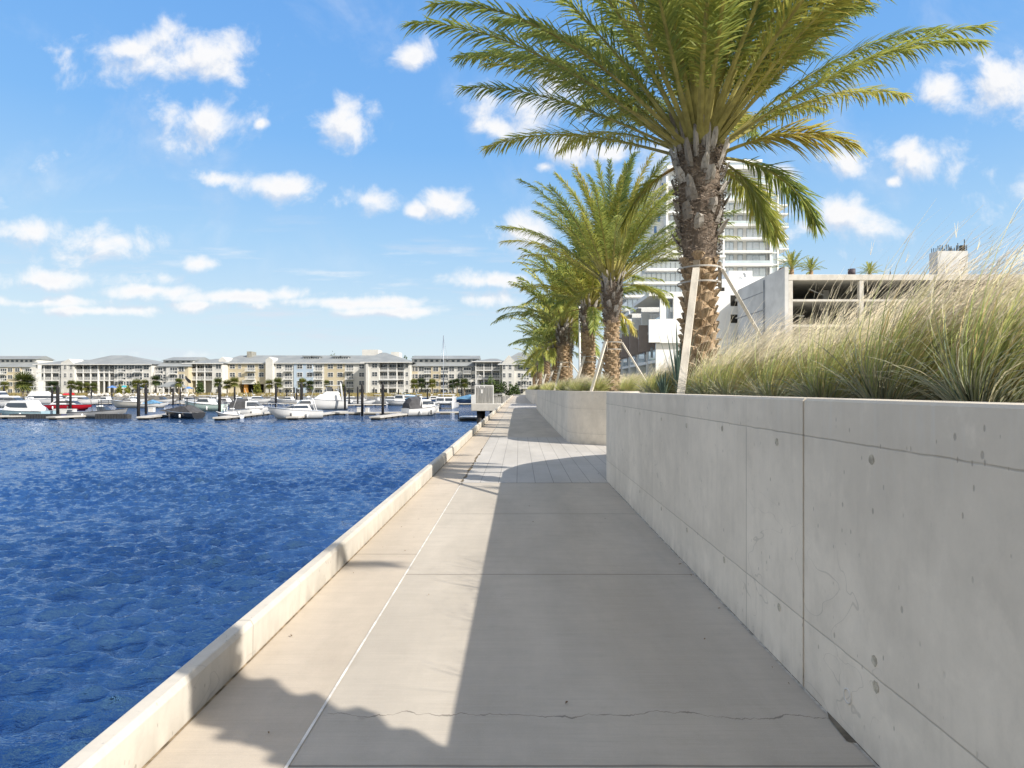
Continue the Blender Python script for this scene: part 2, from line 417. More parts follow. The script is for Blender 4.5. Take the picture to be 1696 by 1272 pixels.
H1 = 1.504
def curve(ps, n=6):
    out = []
    for k in range(len(ps)-1):
        p0, p1, p2, p3 = [Vector(ps[min(max(k+i, 0), len(ps)-1)]) for i in (-1, 0, 1, 2)]
        for j in range(n):
            t = j/n; out.append(tuple(.5*((2*p1)+(p2-p0)*t+(2*p0-5*p1+4*p2-p3)*t*t+(3*p1-p0-3*p2+p3)*t**3)))
    out.append(tuple(ps[-1])); return out
wp = [(0, -.1), (0, H1-.012), (.012, H1), (.238, H1), (.25, H1-.012), (.25, -.1)]
w1 = empty('planter_wall', (1.6, 2, 0)); tag(w1, 'long grey cast concrete planter wall nearest the viewer, with a dark vertical joint', 'wall')
JY = 3.10
for (pts) in ([(1.48, -8), (1.48, JY-.009)], [(1.48, JY+.009), (1.48, 9.2)] + curve([(1.48, 9.9), (1.50, 10.25), (1.63, 10.75), (1.92, 11.4), (2.6, 12.2), (3.87, 13.2), (6.6, 14.2)])):
    o = sweep('wall_panel', pts, wp, M_WALL, parent=w1); o.location = (-1.6, -2, 0)
b = MB(); b.box(1.492, 1.72, JY-.0088, JY+.0088, -.1, H1-.008); o = b.build('joint_filler', M_FILL, w1); o.location = (-1.6, -2, 0)
def disc(name, y, z, rx, rz, mat, t=.002, seed=0, ring=False):
    b = MB(); r = random.Random(seed); n = 18; k = [1+r.uniform(-.12, .12) for _ in range(n)]
    c = [(1.48-t, y+math.cos(2*math.pi*j/n)*rx*k[j], z+math.sin(2*math.pi*j/n)*rz*k[j]) for j in range(n)]
    if ring:
        b.loft([[(1.48-t*q, y+math.cos(2*math.pi*j/n)*rx*s_, z+math.sin(2*math.pi*j/n)*rz*s_) for j in range(n)] for s_, q in ((1.18, .1), (1.12, 1), (.95, 1), (.9, .1))], close=True, caps=False)
    else:
        d = [(1.481, p[1], p[2]) for p in c]; b.loft([d, c], close=True, smooth=False)
    o = b.build(name, mat, w1); o.location = (-1.6, -2, 0); return o
M_PLUG = plain('grout_plug', (.43, .39, .315), .9, .3, 30, .5, 80)
for i, (y, z, r) in enumerate([(2.50, 1.256, .022), (3.42, 1.248, .024), (4.34, 1.265, .022), (5.27, 1.23, .022), (6.2, 1.24, .02), (7.3, 1.25, .02), (8.3, 1.25, .02),
                               (2.48, .42, .024), (2.47, .316, .026), (3.39, .31, .024), (4.3, .32, .024), (5.25, .31, .022), (6.2, .31, .022), (7.3, .3, .02), (1.6, 1.25, .024), (1.55, .32, .024)]):
    disc('tie_plug', y, z, r*.82, r*.95, M_PLUG, seed=i)
disc('drain_sleeve', 2.68, .17, .026, .03, M_JOINT, .006, ring=True); disc('drain_plug', 2.68, .17, .023, .027, M_WALL, .0016)
# dirt gathered at the foot of the wall
b = MB(); rr = random.Random(9); yy = 1.2
while yy < 10:
    w = rr.uniform(.001, .006); L = rr.uniform(.06, .4)
    b.quad((1.478-w, yy, .0035), (1.4795, yy, .0035), (1.4795, yy+L, .0035), (1.478-w*rr.uniform(.2, 1), yy+L, .0035)); yy += L*rr.uniform(1, 1.6)
b.quad((1.44, 2.62, .004), (1.479, 2.60, .004), (1.479, 2.86, .004), (1.455, 2.80, .004))
tag(b.build('wall_foot_dirt', M_GRIME), kind='stuff')
sheet('wall_foot_seal', 1.462, 1.479, -8, 9.6, .003, plain('wall_foot_seal', (.42, .40, .36), .9, .3, 20))
w2 = empty('planter_wall', (1.6, 18, 0)); tag(w2, 'second curved concrete planter wall beyond the side opening under the palms', 'wall')
pts2 = curve([(6.6, 14.9), (3.4, 15.8), (2.35, 16.45), (1.75, 16.95), (1.46, 17.6), (1.42, 18.4), (1.40, 20)]) + [(1.36, 30), (1.34, 44)] + curve([(1.36, 47), (1.6, 49), (2.6, 51), (6.6, 52)])
o = sweep('wall_panel', pts2, wp, M_WALL2, parent=w2); o.location = (-1.6, -18, 0)
w3 = empty('planter_wall', (1.6, 70, 0)); tag(w3, 'farthest concrete planter wall where the path runs out of sight', 'wall')
o = sweep('wall_panel', curve([(6.6, 60), (2.6, 62), (1.6, 64), (1.36, 67)]) + [(1.3, 80), (1.3, 120), (1.9, 140), (5, 160), (20, 180)], wp, M_WALL2, parent=w3); o.location = (-1.6, -70, 0)
b = MB(); b.box(6.45, 6.7, 13.9, 15.2, -.1, H1-.003); b.box(6.45, 6.7, 51.5, 60.5, -.1, H1-.003)
tag(b.build('retaining_wall', M_WALL2), 'short concrete retaining wall closing the side openings between the planters', 'wall')
# soil
b = MB()
def poly_sheet(b, pts, z): b.face(b.pts([(x, y, z) for x, y in pts]))
c1 = [(1.6, -8), (1.6, 9.9)] + [(x+.1, y-.06) for x, y in curve([(1.62, 10.3), (1.75, 10.75), (2.02, 11.3), (2.7, 12.0), (3.9, 13.0), (6.6, 14.05)])]
poly_sheet(b, c1+[(6.6, -8)], 1.42)
poly_sheet(b, [(x+.12, y+.1) for x, y in pts2[:19]]+[(1.46, 30), (1.44, 46), (1.7, 48.8), (2.7, 50.8), (6.6, 51.9)], 1.42)
poly_sheet(b, [(6.6, 60.1), (2.7, 62.1), (1.7, 64), (1.46, 67), (1.4, 80), (1.4, 120), (2.0, 140), (5.1, 160), (20, 180), (6.6, 180)], 1.42)
tag(b.build('planter_soil', M_SOIL), kind='structure')
M_LAWN = plain('dry_lawn', (.32, .29, .21), .95, .25, .5, .4, 6)
sheet('ground', 6.6, 900, -60, 182, 1.40, M_LAWN)

# ------------------------------------------------------------------ water
def make_water():
    m = Mat('harbour_water', .05, .5, .9); p = m.geo(); x, y, z = m.xyz(p)
    m.b.inputs['IOR'].default_value = 1.42; m.b.inputs['Specular Tint'].default_value = (.82, .90, 1.0, 1)
    deep = m.noise(m.scaled(p, (.6, 1, 1)), .12, 3)
    m.color(m.mix(deep.step(.3, .7), (.066, .158, .315), (.092, .205, .39)))
    n1 = m.noise(m.scaled(p, (.5, 1.0, 1), rot=(0, 0, R(14))), 2.3, 4, .55, .5)
    n2 = m.noise(m.scaled(p, (.38, 1.0, 1), rot=(0, 0, R(-12))), 6.5, 4, .6, .4)
    n3 = m.noise(m.scaled(p, (.4, 1.0, 1), rot=(0, 0, R(9))), 15, 3, .6)
    far = y.step(30, 76)
    h = n1*(far*1.7+.16) + n2*(far*.6+.38) + n3*.18
    m.bump(h, 1.0, .16)
    rng = np.random.default_rng(5)
    NR, NC = 760, 760
    D = 2.0*(80/2.0)**(np.linspace(0, 1, NR)); t = np.linspace(0, 1, NC)**1.15
    far_u = 1.25
    X = -1.63 - t[None, :]*(far_u*D[:, None]+3); Y = np.repeat(D[:, None], NC, 1)
    Z = np.zeros_like(X); DX = np.zeros_like(X); DY = np.zeros_like(X)
    for i in range(110):
        lam = float(np.clip(.42*math.exp(rng.normal()*.46), .16, 2.0)); k = 2*math.pi/lam; a = .0080*lam**1.0*(.5+1.0*rng.random())
        th = R(283)+rng.normal()*R(17 if i % 3 else 42); ph = rng.random()*6.28
        fade = np.clip(1.0-(D/(lam*70+14)-1.0), 0, 1)[:, None]
        arg = k*(X*math.cos(th)+Y*math.sin(th))+ph
        Z += a*np.sin(arg)*fade; DX -= .5*a*math.cos(th)*np.cos(arg)*-1*fade; DY -= .5*a*math.sin(th)*np.cos(arg)*-1*fade
    # gusts: patches of steeper and calmer water
    g = 1+.28*np.sin(X*.33+Y*.21+1)+.22*np.sin(X*.12-Y*.4)+.15*np.sin(.9*X+.5*Y)
    ef = (1-np.clip((Y-66)/13, 0, 1))*np.clip((-1.63-X)/.3, 0, 1)
    Z *= g*ef; X = X+DX*ef; Y = Y+DY*ef
    V = np.stack([X, Y, Z+WATER_Z], -1).reshape(-1, 3)
    i = np.arange(NR*NC).reshape(NR, NC)
    F = np.stack([i[:-1, :-1], i[1:, :-1], i[1:, 1:], i[:-1, 1:]], -1).reshape(-1, 4)
    nb = len(V)
    De = D[-1]; Xe = -1.63-(far_u*De+3); X0 = -1.63-(far_u*2+3)
    extra = [(-1.63, De, WATER_Z), (-1.63, 190, WATER_Z), (-700, 190, WATER_Z), (-700, De, WATER_Z), (Xe, De, WATER_Z), (X0, 2, WATER_Z), (-700, 2, WATER_Z), (-700, -60, WATER_Z), (-1.63, -60, WATER_Z), (-1.63, 2, WATER_Z)]
    V = np.concatenate([V, np.array(extra)])
    me = bpy.data.meshes.new('water')
    faces = F.tolist()+[[nb+k for k in q] for q in ((0, 1, 2, 3, 4), (4, 3, 6, 5), (5, 6, 7, 8, 9))]
    me.from_pydata(V.tolist(), [], faces)
    me.polygons.foreach_set('use_smooth', [True]*len(faces)); me.materials.append(m.m); me.update()
    b = bmesh.new(); b.from_mesh(me)
    for f in b.faces:
        if f.normal.z < 0: f.normal_flip()
    b.to_mesh(me); b.free()
    o = bpy.data.objects.new('water', me); COL.objects.link(o); tag(o, kind='structure')
make_water()

# small dry leaf litter
b = MB(); rr = random.Random(31)
for _ in range(46):
    x, y = (rr.uniform(-1.5, -.97), rr.uniform(2, 16)) if rr.random() < .6 else (rr.uniform(-.9, 1.45), rr.uniform(2.2, 14))
    if rr.random() < .25: x = 1.46-rr.random()*.06
    a = rr.uniform(0, 3.14); L = rr.uniform(.006, .016); w = L*rr.uniform(.25, .5); c, s_ = math.cos(a), math.sin(a); z = .008
    b.quad((x-c*L, y-s_*L, z), (x+s_*w, y-c*w, z+.004), (x+c*L, y+s_*L, z+.002), (x-s_*w, y+c*w, z+.006))
tag(b.build('leaf_litter', plain('dry_leaf', (.16, .10, .05), .8, .4, 30)), kind='stuff')
# ------------------------------------------------------------------ palms
def leaf_mat(name, stops, trans=.35, rough=.5):
    """colour from a per-leaf random value and the place along the leaf"""
    m = Mat(name, rough, .35)
    t = S(m.nt, m.attr('along')); r = S(m.nt, m.attr('rnd')); o = m.rnd()
    rp = m.new('ValToRGB'); m.ln((r*.62+o*.38).op('MULTIPLY', 1.0), rp.inputs[0])
    cr = rp.color_ramp
    while len(cr.elements) < len(stops): cr.elements.new(.5)
    for e, (ps, c) in zip(cr.elements, stops): e.position = ps; e.color = (*c, 1)
    m.color(rp.outputs[0])
    tr = m.new('BsdfTranslucent'); m.ln(rp.outputs[0], tr.inputs[0])
    mx = m.new('MixShader'); mx.inputs[0].default_value = trans
    m.ln(m.b.outputs[0], mx.inputs[1]); m.ln(tr.outputs[0], mx.inputs[2]); m.ln(mx.outputs[0], m.out.inputs[0])
    return m
M_FROND = leaf_mat('palm_leaflets', [(0, (.10, .165, .09)), (.25, (.23, .31, .10)), (.48, (.40, .45, .12)), (.78, (.60, .56, .14)), (.93, (.62, .50, .14)), (1, (.60, .45, .22))], .42).m
M_RACHIS = plain('palm_leaf_stalk', (.40, .36, .12), .5, .3, 5)
M_RACHIS_OLD = plain('old_palm_leaf_stalk', (.46, .30, .11), .55, .3, 5)

def np_mesh(name, V, F, mats, mi=None, along=None, rnd=None, smooth=False):
    V = np.asarray(V, dtype=np.float32); F = np.asarray(F, dtype=np.int32)
    me = bpy.data.meshes.new(name); me.vertices.add(len(V)); me.vertices.foreach_set('co', V.ravel())
    me.loops.add(F.size); me.loops.foreach_set('vertex_index', F.ravel())
    me.polygons.add(len(F)); me.polygons.foreach_set('loop_start', np.arange(len(F), dtype=np.int32)*4)
    me.polygons.foreach_set('loop_total', np.full(len(F), 4, dtype=np.int32))
    for m in mats: me.materials.append(m)
    if mi is not None: me.polygons.foreach_set('material_index', np.asarray(mi, dtype=np.int32))
    me.polygons.foreach_set('use_smooth', np.full(len(F), smooth, dtype=bool))
    for nm, a in (('along', along), ('rnd', rnd)):
        if a is not None:
            at = me.attributes.new(nm, 'FLOAT', 'POINT'); at.data.foreach_set('value', np.asarray(a, dtype=np.float32))
    me.update(calc_edges=True); me.validate()
    return me

def frond_mesh(name, L, e0, e1, seed, n=150, leaf=.47, t0=.22, side=0.0, old=False, pw=1.6, width=.022):
    r = np.random.default_rng(seed)
    K = 26; ts = np.linspace(0, 1, K); ang = np.radians(e0+(e1-e0)*ts**pw); yaw = np.radians(side*ts**1.7)
    step = L/(K-1); d = np.stack([np.cos(ang)*np.cos(yaw), np.cos(ang)*np.sin(yaw), np.sin(ang)], -1)
    pos = np.zeros((K, 3)); pos[1:] = np.cumsum(d[:-1]*step, 0)
    V, F, mi, al, rn = [], [], [], [], []
    def frame(t):
        q = t*(K-1); i = min(int(q), K-2); f = q-i
        p = pos[i]*(1-f)+pos[i+1]*f; dd = d[i]*(1-f)+d[i+1]*f; dd = dd/np.linalg.norm(dd)
        s = np.cross(dd, (0, 0, 1)); s = s/np.linalg.norm(s) if np.linalg.norm(s) > 1e-4 else np.array((0, -1., 0)); u = np.cross(s, dd)
        return p, dd, s, u
    for i in range(K):                                   # stalk: a flattened four-sided taper
        p, dd, s, u = frame(ts[i]); w = .042*(1-ts[i])**1.3+.0045; h = .5*w+.002
        if ts[i] < .06: w *= 1.35
        for a, b_ in ((-1, -.5), (0, -1), (1, -.5), (0, 1)):
            V.append(p+s*w*a+u*h*b_); al.append(ts[i]); rn.append(.5)
    for i in range(K-1):
        for j in range(4):
            F.append((4*i+j, 4*i+(j+1) % 4, 4*i+4+(j+1) % 4, 4*i+4+j)); mi.append(1)
    base_r = r.uniform(.2, .75) if not old else r.uniform(.7, .95)
    for sgn in (-1, 1):
        for k in range(n):
            t = t0+(1-t0)*((k+r.uniform(-.3, .3))/n); t = min(max(t, t0), .995)
            p, dd, s, u = frame(t)
            prof = min(1, .25+((t-t0)/.2)*.75) if t < t0+.2 else (1-.6*((t-t0-.2)/(.8-t0))**1.6)
            ll = leaf*prof*r.uniform(.82, 1.12)
            fwd = math.radians(52-26*t+r.normal()*7)     # angle off the stalk
            lift = math.radians(r.choice([42, 14, -16])+r.normal()*9)*(1-.4*t)
            out = s*sgn*math.cos(lift)+u*math.sin(lift)
            ld = dd*math.cos(fwd)+out*math.sin(fwd); ld /= np.linalg.norm(ld)
            wv = np.cross(ld, u+s*sgn*r.normal()*.5); wv /= max(np.linalg.norm(wv), 1e-6)
            w = width*r.uniform(.8, 1.15)*(.75 if t < .22 else 1)
            sag = np.array((0, 0, -1))*ll*r.uniform(.12, .62) + np.array(WIND_L)*ll*.12
            i0 = len(V); rv = min(max(base_r+r.normal()*.14-(.12 if k % 3 == 0 else 0), 0), 1)
            if r.random() < .03: rv = .97
            for q, ww in ((0, .45), (.38, 1.0), (.74, .72), (1.0, .06)):
                c = p+ld*ll*q+sag*q*q; 
                V.append(c+wv*w*ww*.5); V.append(c-wv*w*ww*.5); al += [q, q]; rn += [rv, rv]
            for q in range(3): F.append((i0+2*q, i0+2*q+1, i0+2*q+3, i0+2*q+2)); mi.append(0)
    return np_mesh(name, V, F, [M_FROND, M_RACHIS_OLD if old else M_RACHIS], mi, al, rn)
WIND_L = (.0, .0, 0)
CLASSES = []   # (elevation class meshes)
for c, (e0, e1, L, old, pw) in enumerate(((87, 62, 3.4, False, 2.0), (76, 44, 3.8, False, 2.0), (63, 24, 4.05, False, 2.1), (49, 6, 4.05, False, 2.1), (35, -8, 3.9, False, 2.2), (8, -58, 1.9, False, 1.2), (-22, -80, 1.4, True, .9))):
    CLASSES.append([frond_mesh('frond', L*k, e0+q, e1+q*1.5, 10*c+i, old=old and i == 1, pw=pw, side=sd_) for i, (k, q, sd_) in enumerate(((1.0, 0, 16), (.92, 5, -18), (1.06, -4, 4)))])
CLASSES_FAR = []
for c, (e0, e1, L, old, pw) in enumerate(((86, 58, 3.1, False, 2), (72, 30, 3.3, False, 1.9), (54, 4, 3.3, False, 1.8), (32, -28, 3.1, False, 1.5), (0, -70, 2.4, True, 1.0))):
    CLASSES_FAR.append([frond_mesh('frond', L*k, e0+q, e1+q, 100+10*c+i, n=72, width=.04, t0=.17, old=old and i == 1, pw=pw, side=sd_) for i, (k, q, sd_) in enumerate(((1.0, 0, 14), (.9, 5, -14)))])

def m_bark(name, lo, hi, dark):
    m = Mat(name, .92, .15); p = m.co(); r = S(m.nt, m.attr('rnd'))
    n = m.noise(m.scaled(p, (1, 1, .35)), 22, 6, .65); f = m.noise(m.scaled(p, (9, 9, 1)), 12, 4, .7)
    col = m.mix(r, lo, hi); col = m.mix(n.step(.42, .75)*.65, col, dark); col = m.mix(f.step(.55, .8)*.5, col, tuple(k*.6 for k in lo))
    m.color(col); m.bump(n+f*.6, .8, .012); return m.m
M_BOOT = m_bark('palm_boots', (.36, .25, .15), (.62, .485, .34), (.085, .055, .035))
M_FIBRE = m_bark('palm_fibre', (.16, .12, .09), (.38, .32, .27), (.05, .037, .03))
M_BOOT_GREY = m_bark('grey_palm_boots', (.28, .25, .22), (.56, .52, .48), (.09, .07, .06))

def trunk_mesh(name, H, split, seed, fine=True):
    """date palm trunk: diamond leaf scars below, fibre with dry leaf bases above"""
    r = np.random.default_rng(seed); V, F, mi, rn = [], [], [], []
    def rad(z):
        t = z/H
        a = .235+.03*math.exp(-((t-.06)/.08)**2)
        if t > split: a = .235+.075*min(1, ((t-split)/.22))
        else: a -= .018*max(0, (t-split+.25)/.25)
        if t > .93: a -= (t-.93)*1.1
        return a
    nz, na = int(H/.035), 44
    for i in range(nz+1):
        z = H*i/nz
        for j in range(na):
            th = 2*math.pi*j/na; a = rad(z)*(1+.03*math.sin(5*th+z*9)+r.normal()*.012)-.012
            V.append((a*math.cos(th), a*math.sin(th), z)); rn.append(r.random()*.5)
    for i in range(nz):
        for j in range(na):
            F.append((i*na+j, i*na+(j+1) % na, (i+1)*na+(j+1) % na, (i+1)*na+j)); mi.append(0 if i/nz < split else 1)
    GA = 2*math.pi*(5/13.0)
    # lower scars: overlapping scalloped ledges
    k = 0; z = .02
    while z < H*(split+.03):
        th = k*GA+r.normal()*.05; a = rad(z); wd = .155*r.uniform(.85, 1.15); hh = .125*r.uniform(.9, 1.2); out = .075*r.uniform(.6, 1.35); rv = r.random()
        i0 = len(V); cols = 5
        for q in range(cols):
            f = q/(cols-1)*2-1; tt = th+f*wd/a/2*1.15; bow = 1-f*f
            for (dz, o) in ((-hh*.75*bow**.7-.012, -.006), (-hh*.12*bow, out*.75*bow**.6), (.018*bow-abs(f)*.02, out*bow**.55), (.030*bow-abs(f)*.02, out*.35*bow)):
                o += r.normal()*.004; rr_ = a+o
                V.append((rr_*math.cos(tt), rr_*math.sin(tt), z+dz+r.normal()*.004)); rn.append(min(1, rv*.6+.4*(dz > 0)))
        for q in range(cols-1):
            for g in range(3): F.append((i0+q*4+g, i0+q*4+4+g, i0+q*4+5+g, i0+q*4+1+g)); mi.append(0)
        k += 1; z += .0165
    # upper: dry leaf bases sticking up out of the fibre
    z = H*(split+.05); k = 0
    while z < H*1.0:
        th = k*GA+r.normal()*.2; a = rad(z); t = (z/H-split)/(1-split)
        top = t > .72
        wd = (.135 if not top else .09)*r.uniform(.7, 1.25); hh = (.16 if not top else .34)*r.uniform(.7, 1.3); lean = (.085 if not top else .12)*r.uniform(.5, 1.5); rv = r.random()
        if top or r.random() < .72:
            i0 = len(V)
            for (f, ww, o) in ((-.12, 1.0, .0), (.3, .95, lean*.45+.012), (.75, .72, lean*.8+.02), (1, .55*r.uniform(.4, 1.2), lean+.02)):
                tilt = r.normal()*.02
                for sgn, oo in ((-1, -.004), (0, .022), (1, -.004)):
                    tt = th+sgn*wd*ww/a/2; rr_ = a+o+oo
                    V.append((rr_*math.cos(tt), rr_*math.sin(tt), z+hh*f+tilt*sgn+r.normal()*.006)); rn.append(rv)
            for q in range(3):
                for g in range(2): F.append((i0+q*3+g, i0+q*3+g+1, i0+q*3+4+g, i0+q*3+3+g)); mi.append(2)
            for g in range(2): F.append((i0+9+g, i0+10+g, i0+10+g, i0+9+g)); mi.append(2)
        k += 1; z += .027 if not top else .014
    F = [f for f in F if len(set(f)) == 4]; mi = mi[:len(F)]
    # matted fibre
    nf = 1900 if fine else 300
    for _ in range(nf):
        z = H*(split+(1-split)*r.random()**.8); th = r.random()*6.283; a = rad(z)+.004; L = r.uniform(.05, .17); w = r.uniform(.003, .007)*(1 if fine else 2.2)
        dth = r.normal()*.28; dz = r.normal()*.05; i0 = len(V); rv = r.random(); bow = r.uniform(.01, .07)
        for q in (0, .5, 1):
            tt = th+dth*q; rr_ = a+bow*math.sin(q*3.14)+.008; zz = z+dz*q-L*.25*q*(r.random()-.3)
            V.append((rr_*math.cos(tt), rr_*math.sin(tt), zz)); V.append((rr_*math.cos(tt), rr_*math.sin(tt), zz+w*1.4)); rn += [rv, rv]
        for q in range(2): F.append((i0+2*q, i0+2*q+1, i0+2*q+3, i0+2*q+2)); mi.append(1)
    return np_mesh(name, V, F, [M_BOOT, M_FIBRE, M_BOOT_GREY], mi[:len(F)], [0]*len(V), rn, False)
TR_A = trunk_mesh('trunk', 3.45, .52, 1); TR_B = trunk_mesh('trunk', 3.45, .60, 2); TR_C = trunk_mesh('trunk', 3.45, .66, 3, False)
SOIL = 1.42

def palm(x, y, label, seed, trunk, sets, counts, s=1.0, hs=1.0, group=None, base=SOIL, lean=0, wind=0.0, hang=()):
    r = random.Random(seed)
    t = empty('date_palm', (x, y, base-.02)); tag(t, label, 'palm tree', group)
    o = bpy.data.objects.new('trunk', trunk); COL.objects.link(o); o.parent = t; o.rotation_euler = (0, R(lean), r.uniform(0, 6.28)); o.scale = (s, s, hs)
    top = 3.45*hs
    k = r.uniform(0, 10)
    for c, n in enumerate(counts):
        for i in range(n):
            az = k*2.39996; k += 1
            if c >= 5 and hang: az = hang[(i+3*(c-5)) % len(hang)]
            me = r.choice(sets[c]); f = bpy.data.objects.new('frond', me); COL.objects.link(f); f.parent = t
            # the wind from the water bends each frond towards the land
            az2 = az - wind*math.sin(az)
            rr = .10+.022*c
            f.location = (math.cos(az2)*rr*s + math.sin(R(lean))*top, math.sin(az2)*rr*s, top-.02-.055*c+r.uniform(-.03, .03))
            sc = s*r.uniform(.9, 1.1)
            f.scale = (sc, sc*r.choice((-1, 1)), sc)
            f.rotation_euler = Euler((r.gauss(0, .09), r.gauss(0, .07)-wind*.18*math.cos(az2), az2), 'XYZ')
    return t
G_PALM = 'date palms in a row along the promenade'
palm(2.60, 8.60, 'nearest and largest date palm, its crown running out of the top of the picture', 3, TR_A, CLASSES, (7, 13, 22, 29, 22, 3, 2), .98, 1.10, G_PALM, wind=.10, hang=(-.35, .25, .75, 2.9, -.1))
palm(2.60, .75, 'date palm beside the viewer, mostly out of the picture', 5, TR_B, CLASSES, (6, 10, 12, 14, 10, 0, 0), .84, 1.08, G_PALM)
palm(2.75, 17.7, 'second date palm of the row, full green and gold crown, braced by pale timber props', 11, TR_B, CLASSES, (11, 17, 22, 20, 12, 2, 0), .88, 1.02, G_PALM, wind=.2, hang=(2.6, .2))
palm(2.62, 22.6, 'third date palm of the row, right behind the slim white lamp pole', 12, TR_C, CLASSES_FAR, (11, 17, 21, 17, 4), 1.0, 1.0, G_PALM, wind=.25)
palm(2.12, 28.5, 'fourth date palm of the row, with a dusky green crown reaching out over the water', 13, TR_C, CLASSES_FAR, (11, 17, 21, 17, 4), 1.1, .97, G_PALM, wind=.25)
palm(3.05, 37.0, 'date palm standing a little inland behind the fourth palm of the row', 14, TR_C, CLASSES_FAR, (9, 13, 16, 13, 3), 1.0, 1.0, G_PALM, wind=.25)
palm(2.35, 38.5, 'fifth date palm of the row, yellowish crown just left of the fourth', 15, TR_C, CLASSES_FAR, (9, 13, 16, 13, 4), 1.05, .88, G_PALM, wind=.25)
palm(2.25, 47.5, 'sixth date palm of the row, seen between taller palms', 16, TR_C, CLASSES_FAR, (9, 13, 16, 13, 4), 1.05, 1.0, G_PALM, wind=.25)
palm(2.35, 68, 'seventh date palm of the row, golden crown low over the far wall', 17, TR_C, CLASSES_FAR, (6, 9, 11, 11, 5), 1.0, .9, G_PALM, wind=.25)
palm(2.5, 78, 'eighth date palm of the row, far down the promenade', 18, TR_C, CLASSES_FAR, (6, 9, 11, 11, 5), 1.0, .95, G_PALM, wind=.25)
palm(2.3, 92, 'last date palm of the row at the vanishing end of the promenade', 19, TR_C, CLASSES_FAR, (6, 9, 11, 11, 5), 1.0, .95, G_PALM, wind=.25)

# ------------------------------------------------------------------ timber props under the palms
M_TIMBER = plain('grey_timber', (.64, .585, .50), .85, .2, 4, .4, 60, stretch=(1, 1, .15))
M_STRAP = plain('grey_strap', (.42, .40, .37), .6, .15, 8)
M_BATTEN = plain('batten_timber', (.30, .25, .19), .85, .3, 6)
def brace(x, y, feet, label, zt=1.62, r=.27, straps=True, w=.088):
    t = empty('timber_brace', (x, y, SOIL)); tag(t, label, 'tree brace', 'timber props holding up the palms')
    for (fx, fy) in feet:
        a = math.atan2(fy-y, fx-x); r_ = random.Random(int(fx*100))
        top = (math.cos(a)*(r+.05), math.sin(a)*(r+.05), zt+r_.uniform(-.03, .05)); foot = (fx-x, fy-y, -.03)
        b = MB(); b.bar(foot, top, w, .042, up=(math.cos(a), math.sin(a), 0)); o = b.build('prop', M_TIMBER, t)
        b = MB(); b.bar((math.cos(a)*(r+.015), math.sin(a)*(r+.015), zt-.26), (math.cos(a)*(r+.015), math.sin(a)*(r+.015), zt+.1), .09, .04, up=(math.cos(a), math.sin(a), 0)); b.build('batten', M_BATTEN, t)
    if straps:
        for z in (zt-.19, zt+.02):
            b = MB(); ring = [((r+.04)*math.cos(2*math.pi*j/28), (r+.04)*math.sin(2*math.pi*j/28)) for j in range(28)]
            b.loft([[(px_, py_, z-.012) for px_, py_ in ring], [(px_*1.01, py_*1.01, z) for px_, py_ in ring], [(px_, py_, z+.012) for px_, py_ in ring]], close=True, caps=False)
            b.build('strap', M_STRAP, t)
    return t
brace(2.60, 8.60, [(1.90, 7.05), (3.75, 8.0), (3.1, 10.2)], 'two pale timber props and straps around the nearest palm trunk', 1.84)
brace(2.75, 17.7, [(2.02, 16.95), (3.9, 17.2), (2.4, 19.2)], 'timber props forming a tall tripod round the second palm trunk', 1.5, .26)
brace(2.62, 22.6, [(1.95, 21.6), (3.9, 22.0), (2.3, 24)], 'timber props around the third palm trunk behind the lamp pole', 1.35, .26)
brace(2.12, 28.5, [(1.6, 27.3), (3.5, 28), (1.9, 29.8)], 'timber props around the fourth palm trunk', 1.4, .27)
brace(2.35, 38.5, [(1.65, 37.5), (3.6, 38.2), (2.0, 39.8)], 'timber props around the fifth palm trunk', 1.35, .27)
brace(2.25, 47.5, [(1.7, 46.4), (3.7, 47), (2.0, 48.6)], 'timber props around the sixth palm trunk', 1.3, .27)
brace(2.35, 68, [(1.6, 66.8), (3.7, 67.5), (1.8, 69.5)], 'timber props around the seventh palm trunk far along the path', 1.3, .27)

# ------------------------------------------------------------------ ornamental grass
def grass_mat():
    m = Mat('muhly_grass', .6, .2); t = S(m.nt, m.attr('along')); r = S(m.nt, m.attr('rnd')); o = m.rnd()
    g = m.mix(r, (.38, .48, .15), (.86, .78, .32)); g = m.mix((r-.78)*6.0, g, (.68, .52, .24))
    tip = m.mix((r*.6+o*.5), (.93, .85, .58), (.91, .79, .64))
    base = m.mix(r, (.26, .33, .24), (.52, .46, .30))
    c = m.mix(t.step(.0, .28), base, g); c = m.mix(t.step(.40, .88), c, tip)
    # normals bent towards the sky, put in so the tufts shade brighter
    ge = m.new('NewGeometry'); vm = m.new('VectorMath'); vm.operation = 'MULTIPLY_ADD'; m.ln(ge.outputs['Normal'], vm.inputs[0]); vm.inputs[1].default_value = (.3,)*3; vm.inputs[2].default_value = (0, -.2, .8)
    nv = m.new('VectorMath'); nv.operation = 'NORMALIZE'; m.ln(vm.outputs[0], nv.inputs[0])
    d = m.new('BsdfDiffuse'); m.ln(c, d.inputs[0]); m.ln(nv.outputs[0], d.inputs['Normal'])
    tr = m.new('BsdfTranslucent'); m.ln(c, tr.inputs[0]); mx = m.new('MixShader'); mx.inputs[0].default_value = .3
    m.ln(d.outputs[0], mx.inputs[1]); m.ln(tr.outputs[0], mx.inputs[2]); m.ln(mx.outputs[0], m.out.inputs[0]); return m.m
M_GRASS = grass_mat()
